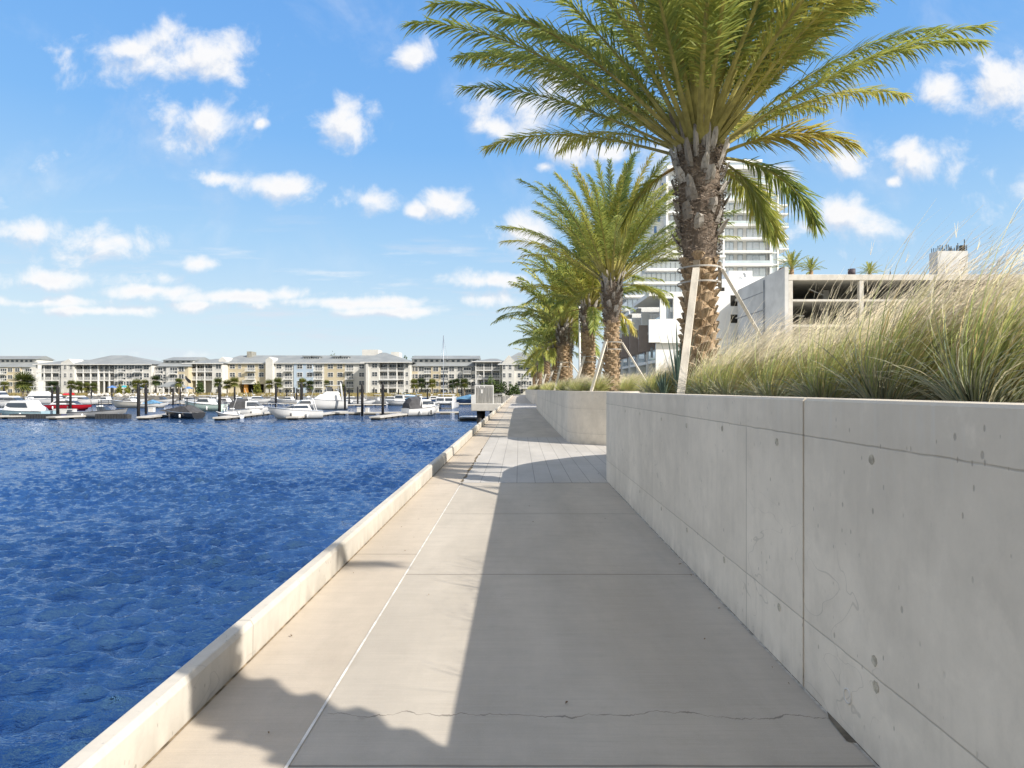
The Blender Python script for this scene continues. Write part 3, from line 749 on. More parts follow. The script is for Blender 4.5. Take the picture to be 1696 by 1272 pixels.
def grass_mesh(name, n, seed, Lr=(.55, 1.15), w=.0058, lean=.55, spread=.55, plume=.5, base_r=.13):
    r = np.random.default_rng(seed); V, F, al, rn = [], [], [], []
    for _ in range(n):
        th = r.random()*6.283; rb = base_r*math.sqrt(r.random()); p = np.array((rb*math.cos(th), rb*math.sin(th), 0.))
        dead = r.random() < .14; L = r.uniform(*Lr)*(.6 if r.random() < .25 or dead else 1); out = abs(r.normal())*spread*(.6+.4*rb/base_r)+(.9 if dead else 0)
        d = np.array((math.cos(th)*out+lean*.34+r.normal()*.05, math.sin(th)*out+r.normal()*.05, 1.0)); d /= np.linalg.norm(d)
        pl = r.random() < plume and L > .75 and not dead
        bend = np.array((lean*r.uniform(.7, 1.5), r.normal()*.16, -.22*r.uniform(.2, 1.8)-(0 if L > .7 else .35)-(1.5 if dead else 0))); rv = r.random()
        N = 6; st = L/N; ww = w*r.uniform(.7, 1.3); fz = np.cross(d, (r.normal(), r.normal(), .2)); fz /= np.linalg.norm(fz)
        i0 = len(V); q0 = p
        for i in range(N+1):
            t = i/N; tw = ww*(1-.8*t**2) if not pl else ww*(.55 if t < .55 else 1.0*(1-(t-.55)/.5))
            V.append(q0+fz*tw/2); V.append(q0-fz*tw/2); al += [t*(1 if (pl or L > .8) else .62) if not dead else .02]*2; rn += [rv]*2
            if i < N: F.append((i0+2*i, i0+2*i+1, i0+2*i+3, i0+2*i+2))
            if pl and t >= .5 and i < N:                       # fine branchlets of the airy plume
                for _k in range(3):
                    j0 = len(V); e = d+r.normal(size=3)*.28+np.array((.1, 0, .05)); e /= np.linalg.norm(e); le = r.uniform(.05, .13); ws = w*.5
                    for q in (0, 1): V.append(q0+e*le*q+fz*ws/2*(1-.6*q)); V.append(q0+e*le*q-fz*ws/2*(1-.6*q)); al += [.85+.15*q]*2; rn += [rv]*2
                    F.append((j0, j0+1, j0+3, j0+2))
            q0 = q0+d*st; d = d+bend*(st/ max(L, .3))*(.5+t); d /= np.linalg.norm(d)
    return np_mesh(name, V, F, [M_GRASS], None, al, rn)
GR = [grass_mesh('blades', 1700, 1, (.65, 1.3), lean=1.25, spread=.34), grass_mesh('blades', 1600, 2, (.6, 1.15), lean=1.15, spread=.38), grass_mesh('blades', 1500, 3, (.55, 1.05), lean=1.2, spread=.36)]
GM = [grass_mesh('blades', 750, 4, (.5, .95), .008, 1.1, .4), grass_mesh('blades', 700, 5, (.45, .85), .008, .55, .6)]
GF = [grass_mesh('blades', 380, 6, (.45, .8), .017, .6, .6), grass_mesh('blades', 340, 7, (.45, .75), .018, .5, .65)]
def clump(me, x, y, s, rz, label, group, z=SOIL):
    o = bpy.data.objects.new('grass_clump', me); COL.objects.link(o); o.location = (x, y, z-.01); o.scale = (s, s, s*random.uniform(.92, 1.08)); o.rotation_euler = (0, 0, rz)
    return tag(o, label, 'ornamental grass', group)
random.seed(21)
GG = 'tufts of ornamental grass in the planters'
near = [
 (2.15, 2.0, .78, GR[1], 'grass tuft by the right picture edge, straw coloured and leaning hard to the right'),
 (2.18, 2.75, .92, GR[0], 'tallest grass tuft beside the right picture edge, long plumes blown to the right'),
 (2.16, 3.42, .95, GR[0], 'large grass tuft with green blades and pinkish plumes, second from the right edge'),
 (2.10, 3.98, .90, GR[1], 'green and straw grass tuft with a curled dry blade at its foot'),
 (2.14, 4.85, .92, GR[2], 'grass tuft with blue green base standing near the wall coping, mid planter'),
 (2.12, 5.75, .92, GR[2], 'low grass tuft with blue green base left of the middle of the planter'),
 (2.16, 6.6, .88, GR[1], 'grass tuft right of the nearest palm trunk, pale fluffy top'),
 (2.25, 7.6, .75, GR[2], 'small grass tuft at the foot of the nearest timber prop')]
for i, (x, y, s, me, lb) in enumerate(near): clump(me, x, y, s, random.uniform(-.25, .25), lb, GG)
LB = 'tuft in the blurred mass of pale ornamental grass behind the front row'
for row, xx in enumerate((2.75, 3.4, 4.1, 4.9)):
    y = 2.6+row*.35
    while y < 11.8:
        if not (abs(xx-2.6) < .3 and abs(y-8.6) < .5) and not (xx > 2.4 and y > 10.6+(xx-2.6)*.7):
            clump(random.choice(GR if y < 7 else GM), xx+random.uniform(-.18, .18), y+random.uniform(-.15, .15), random.uniform(.85, 1.1)*(1 if y < 6 else 1.1), random.uniform(-.3, .3), LB, GG)
        y += random.uniform(.70, .95)
for y, x in ((8.9, 2.1), (9.6, 2.15), (10.2, 2.3)): clump(GM[0], x, y, .8, random.uniform(-.3, .3), 'small grass tuft at the rounded end of the near planter', GG)
y = 17.2; LB2 = 'rounded yellow green grass tuft spilling over the second planter wall'
while y < 48:
    xs = max(1.85, 2.4-(y-16.9)*.5) if y < 18.2 else 1.85
    clump(random.choice(GM if y < 24 else GF), xs+random.uniform(-.06, .1), y, random.uniform(.72, .95), random.uniform(-.4, .4), LB2, GG)
    if y > 18: clump(random.choice(GM if y < 22 else GF), xs+.9+random.uniform(-.1, .2), y+.3, random.uniform(.75, 1.0), random.uniform(-.4, .4), LB2, GG)
    if y > 18: clump(random.choice(GF), xs+1.9+random.uniform(-.2, .3), y+.3, random.uniform(.75, 1.0), random.uniform(-.4, .4), LB2, GG)
    y += random.uniform(.6, .9)*(1 if y < 26 else 1.5)
y = 66
while y < 120:
    clump(random.choice(GF), 1.9+random.uniform(-.1, .5), y, 1.1, random.uniform(-.4, .4), 'distant grass tuft on the farthest planter wall', GG); y += 2.4
for x, y in ((3.0, 16.7), (3.7, 16.3), (4.4, 16.4), (3.4, 17.4), (4.3, 17.3), (5.2, 16.6)): clump(GM[1], x, y, .85, random.uniform(-.3, .3), 'grass tuft at the rounded near end of the second planter', GG)

# spiky plants
M_BLADE = leaf_mat('bluish_blades', [(0, (.06, .10, .08)), (.5, (.10, .16, .13)), (1, (.2, .26, .17))], .1).m
def spiky(name, cat, x, y, z, n, L, w, spread, label, seed, mat=None, fan=False):
    r = np.random.default_rng(seed); V, F, al, rn = [], [], [], []
    for k in range(n):
        th = k*2.4+r.normal()*.2; out = spread*(k/n)**.7; d = np.array((math.cos(th)*out, math.sin(th)*out, 1.)); d /= np.linalg.norm(d)
        ll = L*r.uniform(.7, 1.1); side = np.cross(d, (0, 0, 1.)); side = side/max(np.linalg.norm(side), 1e-5); i0 = len(V); rv = r.random(); nrm = np.cross(side, d)
        for i, t in enumerate((0, .25, .6, .85, 1)):
            ww = w*(.7, 1, .8, .4, .03)[i]; c = d*ll*t+np.array((0, 0, -1))*ll*.12*t*t*out
            for s_, q in ((-1, 0), (0, -.18), (1, 0)): V.append(c+side*s_*ww/2+nrm*q*ww); al.append(t); rn.append(rv)
        for i in range(4):
            for g in range(2): F.append((i0+3*i+g, i0+3*i+g+1, i0+3*i+4+g, i0+3*i+3+g))
    me = np_mesh('blades', V, F, [mat or M_BLADE], None, al, rn); o = bpy.data.objects.new(name, me); COL.objects.link(o); o.location = (x, y, z)
    return tag(o, label, cat)
spiky('yucca_plant', 'yucca', 2.14, 8.0, SOIL, 18, 1.0, .035, .30, 'dark blue green yucca with upright sword leaves at the foot of the nearest palm', 2)
spiky('yucca_plant', 'yucca', 2.0, 8.25, SOIL, 16, .4, .035, .6, 'small dark yucca half hidden in the grass left of the tall yucca', 4)
tp = PX(1056, 30)
spiky('silver_palm', 'young palm', PX(1056, 30), 30, 1.4, 60, 1.15, .05, 1.5, 'young silvery green palm in front of the white townhouses', 6,
      leaf_mat('silver_leaves', [(0, (.12, .17, .09)), (.5, (.22, .27, .14)), (1, (.34, .37, .22))], .25).m)
# lamp pole
t = empty('lamp_pole', (PX(960, 26), 26, SOIL)); tag(t, 'slim white lamp pole standing between the palm trunks', 'lamp pole')
b = MB(); b.tube([(0, 0, 0), (0, 0, 1.0), (0, 0, 4.3)], [.055, .05, .04], 12); b.build('pole', plain('white_metal', (.72, .73, .74), .4, .05), t)
b = MB(); b.bar((-.05, 0, 4.3), (.45, 0, 4.34), .12, .05); b.build('lamp_head', plain('grey_metal', (.4, .41, .42), .4, .05), t)
# ------------------------------------------------------------------ far bank
GZ = -.7
M_SHORE = plain('shore_ground', (.20, .19, .11), .95, .35, .05, .3, 3)
sheet('ground', -1200, 60, 189, 420, GZ, M_SHORE); sheet('ground', -4000, 4000, 420, 5000, GZ-.3, plain('far_ground', (.11, .13, .07), .95, .3, .01))
sheet('ground', 60, 900, 182, 420, GZ-.1, M_SHORE)
b = MB(); b.box(-1200, 60, 188, 189, -5, GZ+.02); tag(b.build('seawall', plain('seawall_concrete', (.26, .25, .23), .9, .3, .3)), 'long grey seawall along the far bank of the marina', 'seawall')
sheet('shore_path', -1200, 10, 189.1, 192, GZ+.02, plain('shore_path', (.42, .39, .33), .9, .15, .2))
def rocks(name, xa, xb, D, n, col, smax, seed):
    r = random.Random(seed); b = MB()
    for _ in range(n):
        x = PX(r.uniform(xa, xb), D); y = D+r.uniform(-1.5, 3); s = r.uniform(.3, smax); z = GZ+r.uniform(0, .5)
        q = [(x+math.cos(a)*s*r.uniform(.6, 1.1), y+math.sin(a)*s*r.uniform(.6, 1.1), z) for a in [k*1.2566 for k in range(5)]]
        t = (x+r.uniform(-.1, .1), y, z+s*r.uniform(.7, 1.2)); i = b.pts(q+[t])
        for k in range(5): b.face((i[k], i[(k+1) % 5], i[5]))
    return tag(b.build(name, plain(name, col, .9, .4, .8)), kind='stuff')
rocks('riprap', 150, 330, 193, 420, (.50, .48, .44), 1.0, 3); rocks('riprap', 375, 500, 194, 120, (.42, .40, .36), .8, 4)
def dry_grass(xa, xb, D0, D1, n, seed):
    r = np.random.default_rng(seed); V, F, al, rn = [], [], [], []
    for _ in range(n):
        D = r.uniform(D0, D1); x = PX(r.uniform(xa, xb), D); h = r.uniform(.5, 1.3); w = r.uniform(.15, .4); dx = r.normal()*.3; i0 = len(V); rv = r.random()
        V += [(x-w, D, GZ), (x+w, D+.1, GZ), (x+dx+w*.3, D, GZ+h), (x+dx-w*.3, D, GZ+h)]; al += [.3, .3, 1, 1]; rn += [rv]*4; F.append((i0, i0+1, i0+2, i0+3))
    me = np_mesh('dry_shore_grass', V, F, [leaf_mat('dry_shore_grass', [(0, (.22, .18, .08)), (.5, (.38, .31, .14)), (1, (.30, .30, .10))], .2).m], None, al, rn)
    o = bpy.data.objects.new('dry_shore_grass', me); COL.objects.link(o); tag(o, kind='stuff')
dry_grass(-60, 760, 192, 198, 4200, 3)
M_SHRUB = leaf_mat('shrub_leaves', [(0, (.03, .055, .02)), (.5, (.07, .11, .03)), (1, (.14, .18, .05))], .2)
M_SHRUB = M_SHRUB.m
def bush(x, y, z, rx, rz, n, seed, label, leaf=.35, mat=None, cat='shrub', name='shrub', group=None):
    r = np.random.default_rng(seed); V, F, al, rn = [], [], [], []
    for _ in range(n):
        d = r.normal(size=3); d /= np.linalg.norm(d); d[2] = abs(d[2])*.9; k = r.random()**.4
        c = np.array((d[0]*rx*k, d[1]*rx*k*.8, d[2]*rz*k+.05)); c *= 1+.18*math.sin(7*d[0]+3*d[2]+seed)
        a, b_ = r.normal(size=3), r.normal(size=3); a /= np.linalg.norm(a); b_ = np.cross(a, b_); b_ /= np.linalg.norm(b_); i0 = len(V); rv = r.random(); s = leaf*r.uniform(.5, 1)
        V += [c-a*s, c+b_*s*.5, c+a*s, c-b_*s*.5]; al += [0, .5, 1, .5]; rn += [rv]*4; F.append((i0, i0+1, i0+2, i0+3))
    me = np_mesh('shrub', V, F, [mat or M_SHRUB], None, al, rn); o = bpy.data.objects.new(name, me); COL.objects.link(o); o.location = (x, y, z)
    return tag(o, label, cat, group)

# ------------------------------------------------------------------ apartments across the water
M_WHITE = plain('white_siding', (.60, .59, .555), .7, .07, .35); M_TAN = plain('tan_siding', (.53, .465, .335), .7, .07, .35)
M_BLUE = plain('pale_blue_siding', (.43, .52, .62), .7, .07, .35); M_TEAL = plain('teal_siding', (.20, .42, .45), .7, .1, .35)
M_TRIM = plain('white_trim', (.70, .69, .665), .6, .05, .5); M_RAIL = plain('white_railing', (.68, .68, .66), .5, .05, .5)
M_GLASS = Mat('dark_window_glass', .08, .6); M_GLASS.color((.045, .055, .065)); M_GLASS = M_GLASS.m
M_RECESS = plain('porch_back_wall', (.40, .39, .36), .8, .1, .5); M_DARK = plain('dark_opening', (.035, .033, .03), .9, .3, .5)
def m_roof():
    m = Mat('standing_seam_roof', .7, .2, .0); p = m.co(); x, y, z = m.xyz(p)
    f = m.noise(p, .25, 4); col = m.mix(f.step(.3, .7), (.215, .23, .235), (.275, .29, .29))
    seam = ((x/.6).frac()-.5).abs().below(.0, .09); col = m.mix(seam*.4, col, (.20, .22, .23)); m.color(col); return m.m
M_ROOF = m_roof()
SIDE = {'w': M_WHITE, 't': M_TAN, 'b': M_BLUE, 'e': M_TEAL}
def win_mesh(w, h, nx=2):
    b = MB(); b.mat(1).box(-w/2, w/2, -.02, .0, 0, h); b.mat(0)
    for x in (-w/2, w/2): b.box(x-.07, x+.07, -.09, -.021, -.07, h+.07)
    for z in (0, h): b.box(-w/2+.07, w/2-.07, -.09, -.021, z-.07, z+.07)
    for k in range(1, nx): b.box(-w/2+w*k/nx-.035, -w/2+w*k/nx+.035, -.08, -.021, .07, h-.07)
    b.box(-w/2+.07, -.036, -.075, -.021, h*.5-.03, h*.5+.03); b.box(.036, w/2-.07, -.075, -.021, h*.5-.03, h*.5+.03)
    o = b.build('window', [M_TRIM, M_GLASS]); me = o.data; bpy.data.objects.remove(o); return me
WIN = {'n': win_mesh(1.0, 1.5, 1+1), 'd': win_mesh(1.9, 1.55, 2), 's': win_mesh(2.6, 2.1, 3), 'q': win_mesh(.8, .9, 2)}
def put(me, name, parent, loc, rz=0):
    o = bpy.data.objects.new(name, me); COL.objects.link(o); o.parent = parent; o.location = loc; o.rotation_euler = (0, 0, rz); return o
def railing(b, x0, x1, v, z, h=1.05, step=.22):
    b.box(x0, x1, v-.04, v+.04, z+h-.09, z+h); b.box(x0, x1, v-.03, v+.03, z+.08, z+.15)
    k = x0+step/2
    while k < x1: b.box(k-.035, k+.035, v-.02, v+.02, z+.15, z+h-.09); k += step
class Condo:
    def __init__(s, label, x0, x1, D, depth, eave, ridge, floors=4, ground=656):
        s.D, s.s, s.x0 = D, D/FPX, x0; s.root = empty('apartment_building', (PX(x0, D), D, GZ)); tag(s.root, label, 'apartment building', 'apartment buildings across the marina')
        s.w = (x1-x0)*s.s; s.depth = depth; s.H = PZ(eave, D)-GZ; s.nf = floors; s.fh = s.H/floors; s.rh = PZ(ridge, D)-GZ
    def u(s, px): return (px-s.x0)*s.s
    def wall(s, xa, xb, mat, v0=0.0, top=None, z0=0.0, name='wall'):
        b = MB(); b.box(s.u(xa), s.u(xb), v0, s.depth, z0, top or s.H); return b.build(name, SIDE.get(mat, mat), s.root)
    def windows(s, pxs, kind='d', floors=None, v=0.0, dz=.85):
        for px in pxs:
            for f in (floors if floors is not None else range(s.nf)): put(WIN[kind], 'window', s.root, (s.u(px), v, f*s.fh+dz))
    def balcony(s, xa, xb, floors, out=1.4, v=0.0, kind='s'):
        for f in floors:
            z = f*s.fh; a, c = s.u(xa), s.u(xb)
            b = MB(); b.box(a, c, v-out, v-.002, z-.18, z)
            if out > 0:
                railing(b, a, c, v-out+.06, z)
                for q in (a, c):
                    b.box(q-.03, q+.03, v-out+.06, v-.01, z+.96, z+1.05)
            b.build('balcony', M_RAIL, s.root); put(WIN[kind], 'window', s.root, ((a+c)/2, v, z+.1))
    def porch(s, xa, xb, floors, bays, back=2.4, v=0.0, leg=True, soffit=True):
        """open galleries: slabs, posts and railings in front of a set-back wall"""
        a, c = s.u(xa), s.u(xb); f0, f1 = floors[0], floors[-1]+1
        b = MB()
        for f in range(f0, f1+1): b.box(a, c, v, v+back, f*s.fh-.32, f*s.fh-.02)
        b.build('gallery_floor', M_TRIM, s.root)
        b = MB(); b.box(-.17, .17, v+.02, v+.36, 0 if leg else f0*s.fh, f1*s.fh-.33); pm = b.build('post', M_TRIM, s.root); pm.location = (a, 0, 0)
        for k in range(1, bays+1): put(pm.data, 'post', s.root, (a+(c-a)*k/bays, 0, 0))
        b = MB(); railing(b, .18, (c-a)/bays-.18, v+.14, 0); rm = b.build('railing', M_RAIL); rmesh = rm.data; bpy.data.objects.remove(rm)
        for f in floors:
            for k in range(bays): put(rmesh, 'railing', s.root, (a+(c-a)*k/bays, 0, f*s.fh))
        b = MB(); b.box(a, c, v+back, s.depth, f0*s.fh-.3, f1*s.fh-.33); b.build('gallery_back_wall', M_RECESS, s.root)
        for f in floors:
            for k in range(bays): put(WIN['s'], 'window', s.root, (a+(c-a)*(k+.5)/bays, v+back, f*s.fh+.1))
        if f0 > 0:
            b = MB(); b.box(a+.3, c-.3, v+back+1.2, s.depth, 0, f0*s.fh-.33); b.build('undercroft_wall', M_RECESS, s.root)
    def gable(s, xa, xb, over=.7, ridge=None, eave=None, hipl=0, hipr=0, v0=0.0, name='roof', depth=None):
        """pitched roof, ridge along the front; hipl / hipr pull the ridge in for hipped ends"""
        a, c = s.u(xa)-over, s.u(xb)+over; e = (eave or s.H); r = ridge or s.rh; d = depth or s.depth; f0, f1 = v0-over, d+over; m = (v0+d)/2
        b = MB(); p = b.pts([(a, f0, e), (c, f0, e), (c, f1, e), (a, f1, e), (a+hipl, m, r), (c-hipr, m, r)])
        for q in ((0, 1, 5, 4), (2, 3, 4, 5), (0, 4, 3), (1, 2, 5)): b.face([p[k] for k in q])
        b.face([p[3], p[2], p[1], p[0]])
        o = b.build(name, M_ROOF, s.root)
        b = MB(); b.box(a, c, f0-.03, f0+.12, e-.28, e-.01); b.build('fascia', M_TRIM, s.root); return o
    def clerestory(s, xa, xb, ya, yb, v=3.0):
        za, zb = PZ(yb, s.D)-GZ, PZ(ya, s.D)-GZ
        b = MB(); b.box(s.u(xa), s.u(xb), v, s.depth-v, s.H-.5, zb); b.build('clerestory_wall', M_WHITE, s.root)
        b = MB(); k = s.u(xa)+.8
        cw = MB(); cw.box(0, 1.0, -.05, .01, za+.5, zb-.35); co = cw.build('clerestory_window', M_GLASS, s.root); co.location = (k, v, 0); k += 1.9
        while k < s.u(xb)-1: put(co.data, 'clerestory_window', s.root, (k, v, 0)); k += 1.9
        b = MB(); p = [(v-.9, zb-.05), (s.depth/2, zb+1.5), (s.depth-v+.9, zb-.05)]
        b.extrude(p, 'x', s.u(xa)-.4, s.u(xb)+.4); b.build('upper_roof', M_ROOF, s.root)
        b = MB(); b.extrude([(-.7, s.H), (v-.01, za+.4), (v-.01, s.H)], 'x', s.u(xa)-.4, s.u(xb)+.4); b.build('lower_roof', M_ROOF, s.root)
    def tower(s, xa, xb, top, peak, v=-1.6, mat='w'):
        """projecting bay with a small gabled parapet"""
        a, c = s.u(xa), s.u(xb); zt, zp = PZ(top, s.D)-GZ, PZ(peak, s.D)-GZ
        b = MB(); b.extrude([(a, 0), (c, 0), (c, zt), ((a+c)/2, zp), (a, zt)], 'y', v, 6); b.build('gabled_bay', SIDE[mat], s.root)
    def dormers(s, pxs, y):
        z = PZ(y, s.D)-GZ
        for px in pxs:
            x = s.u(px); v = .5*s.depth*(z-s.H)/(s.rh-s.H)
            b = MB(); b.mat(0).box(x-1.3, x+1.3, v-.6, v+3, z-.9, z+.55); b.mat(1)
            for k in (-.85, 0, .85): b.box(x+k-.3, x+k+.3, v-.64, v-.59, z-.5, z+.3)
            b.mat(2).extrude([(x-1.7, z+.55), (x+1.7, z+.56), (x+1.7, z+.75), (x-1.7, z+1.0)], 'y', v-1, v+3.4)
            b.build('dormer', [M_TRIM, M_GLASS, M_ROOF], s.root)

A = Condo('pale wing at the left edge of the picture with a strip of clerestory windows', -130, 60, 238, 15, 608, 596)
A.wall(-130, 8, 'w'); A.wall(8, 36, 't', -.3); A.wall(36, 60, 'w'); A.windows((18, 30, -20, -60, -100), 'd', v=-.3 if 0 else -.31); A.windows((-40, -80), 'n'); A.balcony(2, 12, (1, 2, 3), v=-.3); A.balcony(38, 57, (1, 2, 3)); A.clerestory(-130, 50, 594, 601, 3.2)
B = Condo('broad hip roofed pavilion with white galleries over a tall colonnade', 60, 250, 205, 22, 603, 587)
B.wall(103, 125, 'w', -.5); B.porch(60, 98, (2, 3), 3); B.wall(98, 103, 'w'); B.windows((100.5,), 'n', (2, 3), dz=.7); B.porch(125, 162, (2, 3), 3); B.porch(162, 188, (2, 3), 3, v=.4)
B.wall(188, 250, 'w', .2); B.windows((110, 120), 'n', (1, 2, 3), v=-.5); B.windows((209, 217.5), 'd', v=.2); B.windows((191.5,), 'n', v=.2); B.balcony(197, 206, (1, 2, 3), v=.2); B.balcony(222, 236, (1, 2, 3), v=.2); B.windows((242,), 'd', v=.2)
B.gable(60, 130, eave=B.H, ridge=PZ(594, 205)-GZ, hipl=7, depth=16); B.gable(123, 250, ridge=B.rh+.3, hipl=6, hipr=16, v0=-.2)
b = MB(); zt = PZ(605, 205)-GZ; b.extrude([(B.u(103), zt), (B.u(125), zt), (B.u(125), zt+.4), (B.u(116), PZ(594.5, 205)-GZ), (B.u(103), zt+.9)], 'y', -.52, 6); b.build('white_gable', M_WHITE, B.root)
C = Condo('middle wing between the two galleries, white and tan with clerestory', 248, 312, 207, 20, 607, 596)
C.wall(248, 276, 'w'); C.wall(276, 294, 'w', -.3); C.wall(294, 312, 't'); C.windows((256, 274), 'd'); C.windows((300, 301), 'd'); C.balcony(283, 294, (1, 2, 3), v=-.3); C.balcony(260, 268, (1, 2, 3)); C.clerestory(262, 312, 596, 602, 3)
Dd = Condo('white gallery block of three bays on stilts, left of the tan building', 306, 368, 209, 18, 601.5, 592)
Dd.porch(312, 352, (2, 3), 3); Dd.wall(352, 368, 'w'); Dd.wall(306, 312, 'w'); Dd.windows((362,), 'd'); Dd.gable(306, 368, hipl=7, hipr=2)
E = Condo('long apartment block in tan, white and pale blue with shed dormers', 365, 606, 213, 20, 601, 586)
for xa, xb, c in ((365, 378, 'w'), (378, 441, 't'), (441, 455, 'w'), (455, 487, 'w'), (487, 519, 'b'), (519, 537, 'w'), (537, 571, 't'), (571, 606, 'w')):
    if (xa, xb) == (378, 441):
        b = MB(); b.box(E.u(378), E.u(441), 0, 20, E.fh*1.42, E.H); b.box(E.u(378), E.u(396), 0, 20, 0, E.fh*1.42-.002); b.box(E.u(437), E.u(441), 0, 20, 0, E.fh*1.42-.002); b.build('wall', M_TAN, E.root)
        b = MB(); b.box(E.u(396), E.u(437), 5, 20, 0, E.fh*1.42-.01); b.build('garage_opening', M_DARK, E.root)
        b = MB(); b.box(E.u(403), E.u(409), .4, 1.2, 0, E.fh*1.42-.02); b.build('orange_column', plain('orange_steel', (.55, .26, .06), .7, .3, 1), E.root)
        b = MB(); b.box(E.u(402), E.u(424), -.5, -.01, E.fh*1.42, E.fh*1.9); b.build('white_balcony_front', M_TRIM, E.root)
    else: E.wall(xa, xb, c, -.25 if c == 'b' else 0)
E.tower(366, 377.5, 596, 591.5); E.tower(443, 454.5, 596, 591.5)
E.windows((385, 433), 'd', (2, 3)); E.windows((397,), 'n', (2, 3)); E.balcony(408, 424, (2, 3)); E.windows((462,), 'd'); E.balcony(471, 485, (0, 1, 2, 3)); E.windows((497, 513), 'd', v=-.25); E.balcony(521, 535, (0, 1, 2, 3)); E.windows((547.5, 563), 'd')
E.balcony(573, 586, (0, 1, 2, 3)); E.windows((599,), 'd'); E.gable(365, 606, hipl=3, hipr=0); E.dormers((500, 515, 549.5, 563.5), 592)
b = MB(); b.box(E.u(394), E.u(402), 7, 11, E.rh-1.2, PZ(580, 213)-GZ); b.build('roof_vent', plain('roof_vent', (.30, .29, .25), .8, .2, 1), E.root)
b = MB(); b.box(E.u(585), E.u(613), 12, 19, E.rh-2, PZ(576, 215)-GZ); b.build('roof_stair_tower', M_WHITE, E.root)
Fb = Condo('corner apartment block with steep hip roof and stacked white galleries', 604, 678, 204, 24, 599.5, 580.5)
Fb.wall(604, 628, 'w', -.3); Fb.windows((621,), 'd', v=-.3); Fb.tower(607, 611, 602, 601, -.9); Fb.porch(628, 657, (0, 1, 2, 3), 2, 1.8); Fb.porch(657, 669, (1, 2, 3), 1, 1.8, v=.4); Fb.wall(657, 669, 'w', .5, Fb.fh-.35); Fb.wall(669, 678, 'w', .6); Fb.windows((673.5,), 'n', v=.6); Fb.gable(604, 678, over=1.2, hipl=4, hipr=12)
b = MB(); b.box(Fb.u(633), Fb.u(647), 14, 20, Fb.H+1, PZ(580, 208)-GZ); b.build('roof_stair_tower', M_WHITE, Fb.root)
b = MB(); b.box(Fb.u(628), Fb.u(660), -.8, -.01, Fb.fh*2-.62, Fb.fh*2-.4); b.build('awning', M_ROOF, Fb.root)
G = Condo('long back wing in white and tan behind the sailing boat mast', 676, 794, 209, 20, 606.5, 596)
for xa, xb, c in ((676, 692, 't'), (692, 714, 'w'), (714, 730, 't'), (730, 756, 'w'), (756, 794, 'w')): G.wall(xa, xb, c, -.3 if c == 't' else 0)
G.windows((682, 688, 722), 'd', v=-.3); G.windows((698, 748, 762, 785), 'd'); G.balcony(703, 714, (0, 1, 2, 3)); G.balcony(731, 741, (0, 1, 2, 3)); G.balcony(768, 780, (0, 1, 2, 3)); G.clerestory(680, 790, 593.5, 601, 3)
Hh = Condo('gallery block of three bays with a flat hip roof near the end of the path', 786, 832, 207, 16, 598.5, 592)
Hh.porch(788, 828, (1, 2, 3), 3, 2.2); Hh.wall(828, 832, 'w', .3); Hh.gable(786, 832, hipl=6, hipr=3, over=.9)
I = Condo('white gabled house at the end of the promenade', 826, 905, 200, 20, 603, 583)
I.wall(832, 852, 'w', -.4); I.wall(852, 905, 'w', .6); I.windows((835, 845), 'n', v=-.4); I.windows((862, 876, 890), 'd', v=.6); I.balcony(865, 874, (1, 2), v=.6)
b = MB(); zt = PZ(602, 200)-GZ; b.extrude([(I.u(831), zt-.4), (I.u(855), zt-.4), (I.u(855), zt), (I.u(843), PZ(588, 200)-GZ), (I.u(831), zt)], 'y', -.42, 8); b.build('white_gable', M_WHITE, I.root); I.gable(828, 905, hipl=7, hipr=8, ridge=PZ(582, 205)-GZ)
# little pool pavilion
t = empty('pool_pavilion', (PX(286, 198), 198, GZ)); tag(t, 'small open pavilion with grey hip roof and white arches by the water', 'pavilion')
b = MB(); p = b.pts([(-4.2, -2.2, 3.1), (4.2, -2.2, 3.1), (4.2, 2.2, 3.1), (-4.2, 2.2, 3.1), (-1.4, 0, 4.7), (1.4, 0, 4.7)])
for q in ((0, 1, 5, 4), (2, 3, 4, 5), (0, 4, 3), (1, 2, 5), (3, 2, 1, 0)): b.face([p[k] for k in q])
b.build('roof', M_ROOF, t)
b = MB(); b.box(-.2, .2, -.2, .2, 0, 3.09); pm = b.build('post', M_TRIM, t); pm.location = (-3.8, -1.9, 0)
for x in (-3.8, -1.9, 0, 1.9, 3.8):
    for y in (-1.9, 1.9):
        if (x, y) != (-3.8, -1.9): put(pm.data, 'post', t, (x, y, 0))
b = MB(); b.box(-3.7, 3.7, 1.2, 1.6, 0, 2.6); b.build('back_wall', M_RECESS, t)

# palms, trees and shrubs on the far bank
def sabal_mesh(seed, mat):
    r = np.random.default_rng(seed); V, F, al, rn = [], [], [], []
    for k in range(46):
        th = k*2.4; el = R(78-k*2.9+r.normal()*6); d = np.array((math.cos(th)*math.cos(el), math.sin(th)*math.cos(el), math.sin(el)))
        L = r.uniform(1.3, 1.9); side = np.cross(d, (0, 0, 1.)); side /= max(np.linalg.norm(side), 1e-4); rv = r.random()
        for q in range(9):
            a = R(-64+16*q); e = d*math.cos(a)+side*math.sin(a); ll = L*(.55+.45*math.cos(a)); c = d*L*.32; i0 = len(V); w = .11
            tip = c+e*ll*.75+np.array((0, 0, -.3*ll*.5)); nn = np.cross(e, side if abs(math.sin(a)) < .7 else d); nn = side*math.cos(a)-d*math.sin(a)
            V += [c-nn*w*.5, c+nn*w*.5, tip+nn*.05, tip-nn*.05]; al += [0, 0, 1, 1]; rn += [min(1, max(0, rv+r.normal()*.1))]*4; F.append((i0, i0+1, i0+2, i0+3))
    return np_mesh('crown', V, F, [mat], None, al, rn)
M_SAB = leaf_mat('fan_palm_leaves', [(0, (.06, .09, .03)), (.5, (.16, .18, .045)), (1, (.30, .28, .07))], .3).m
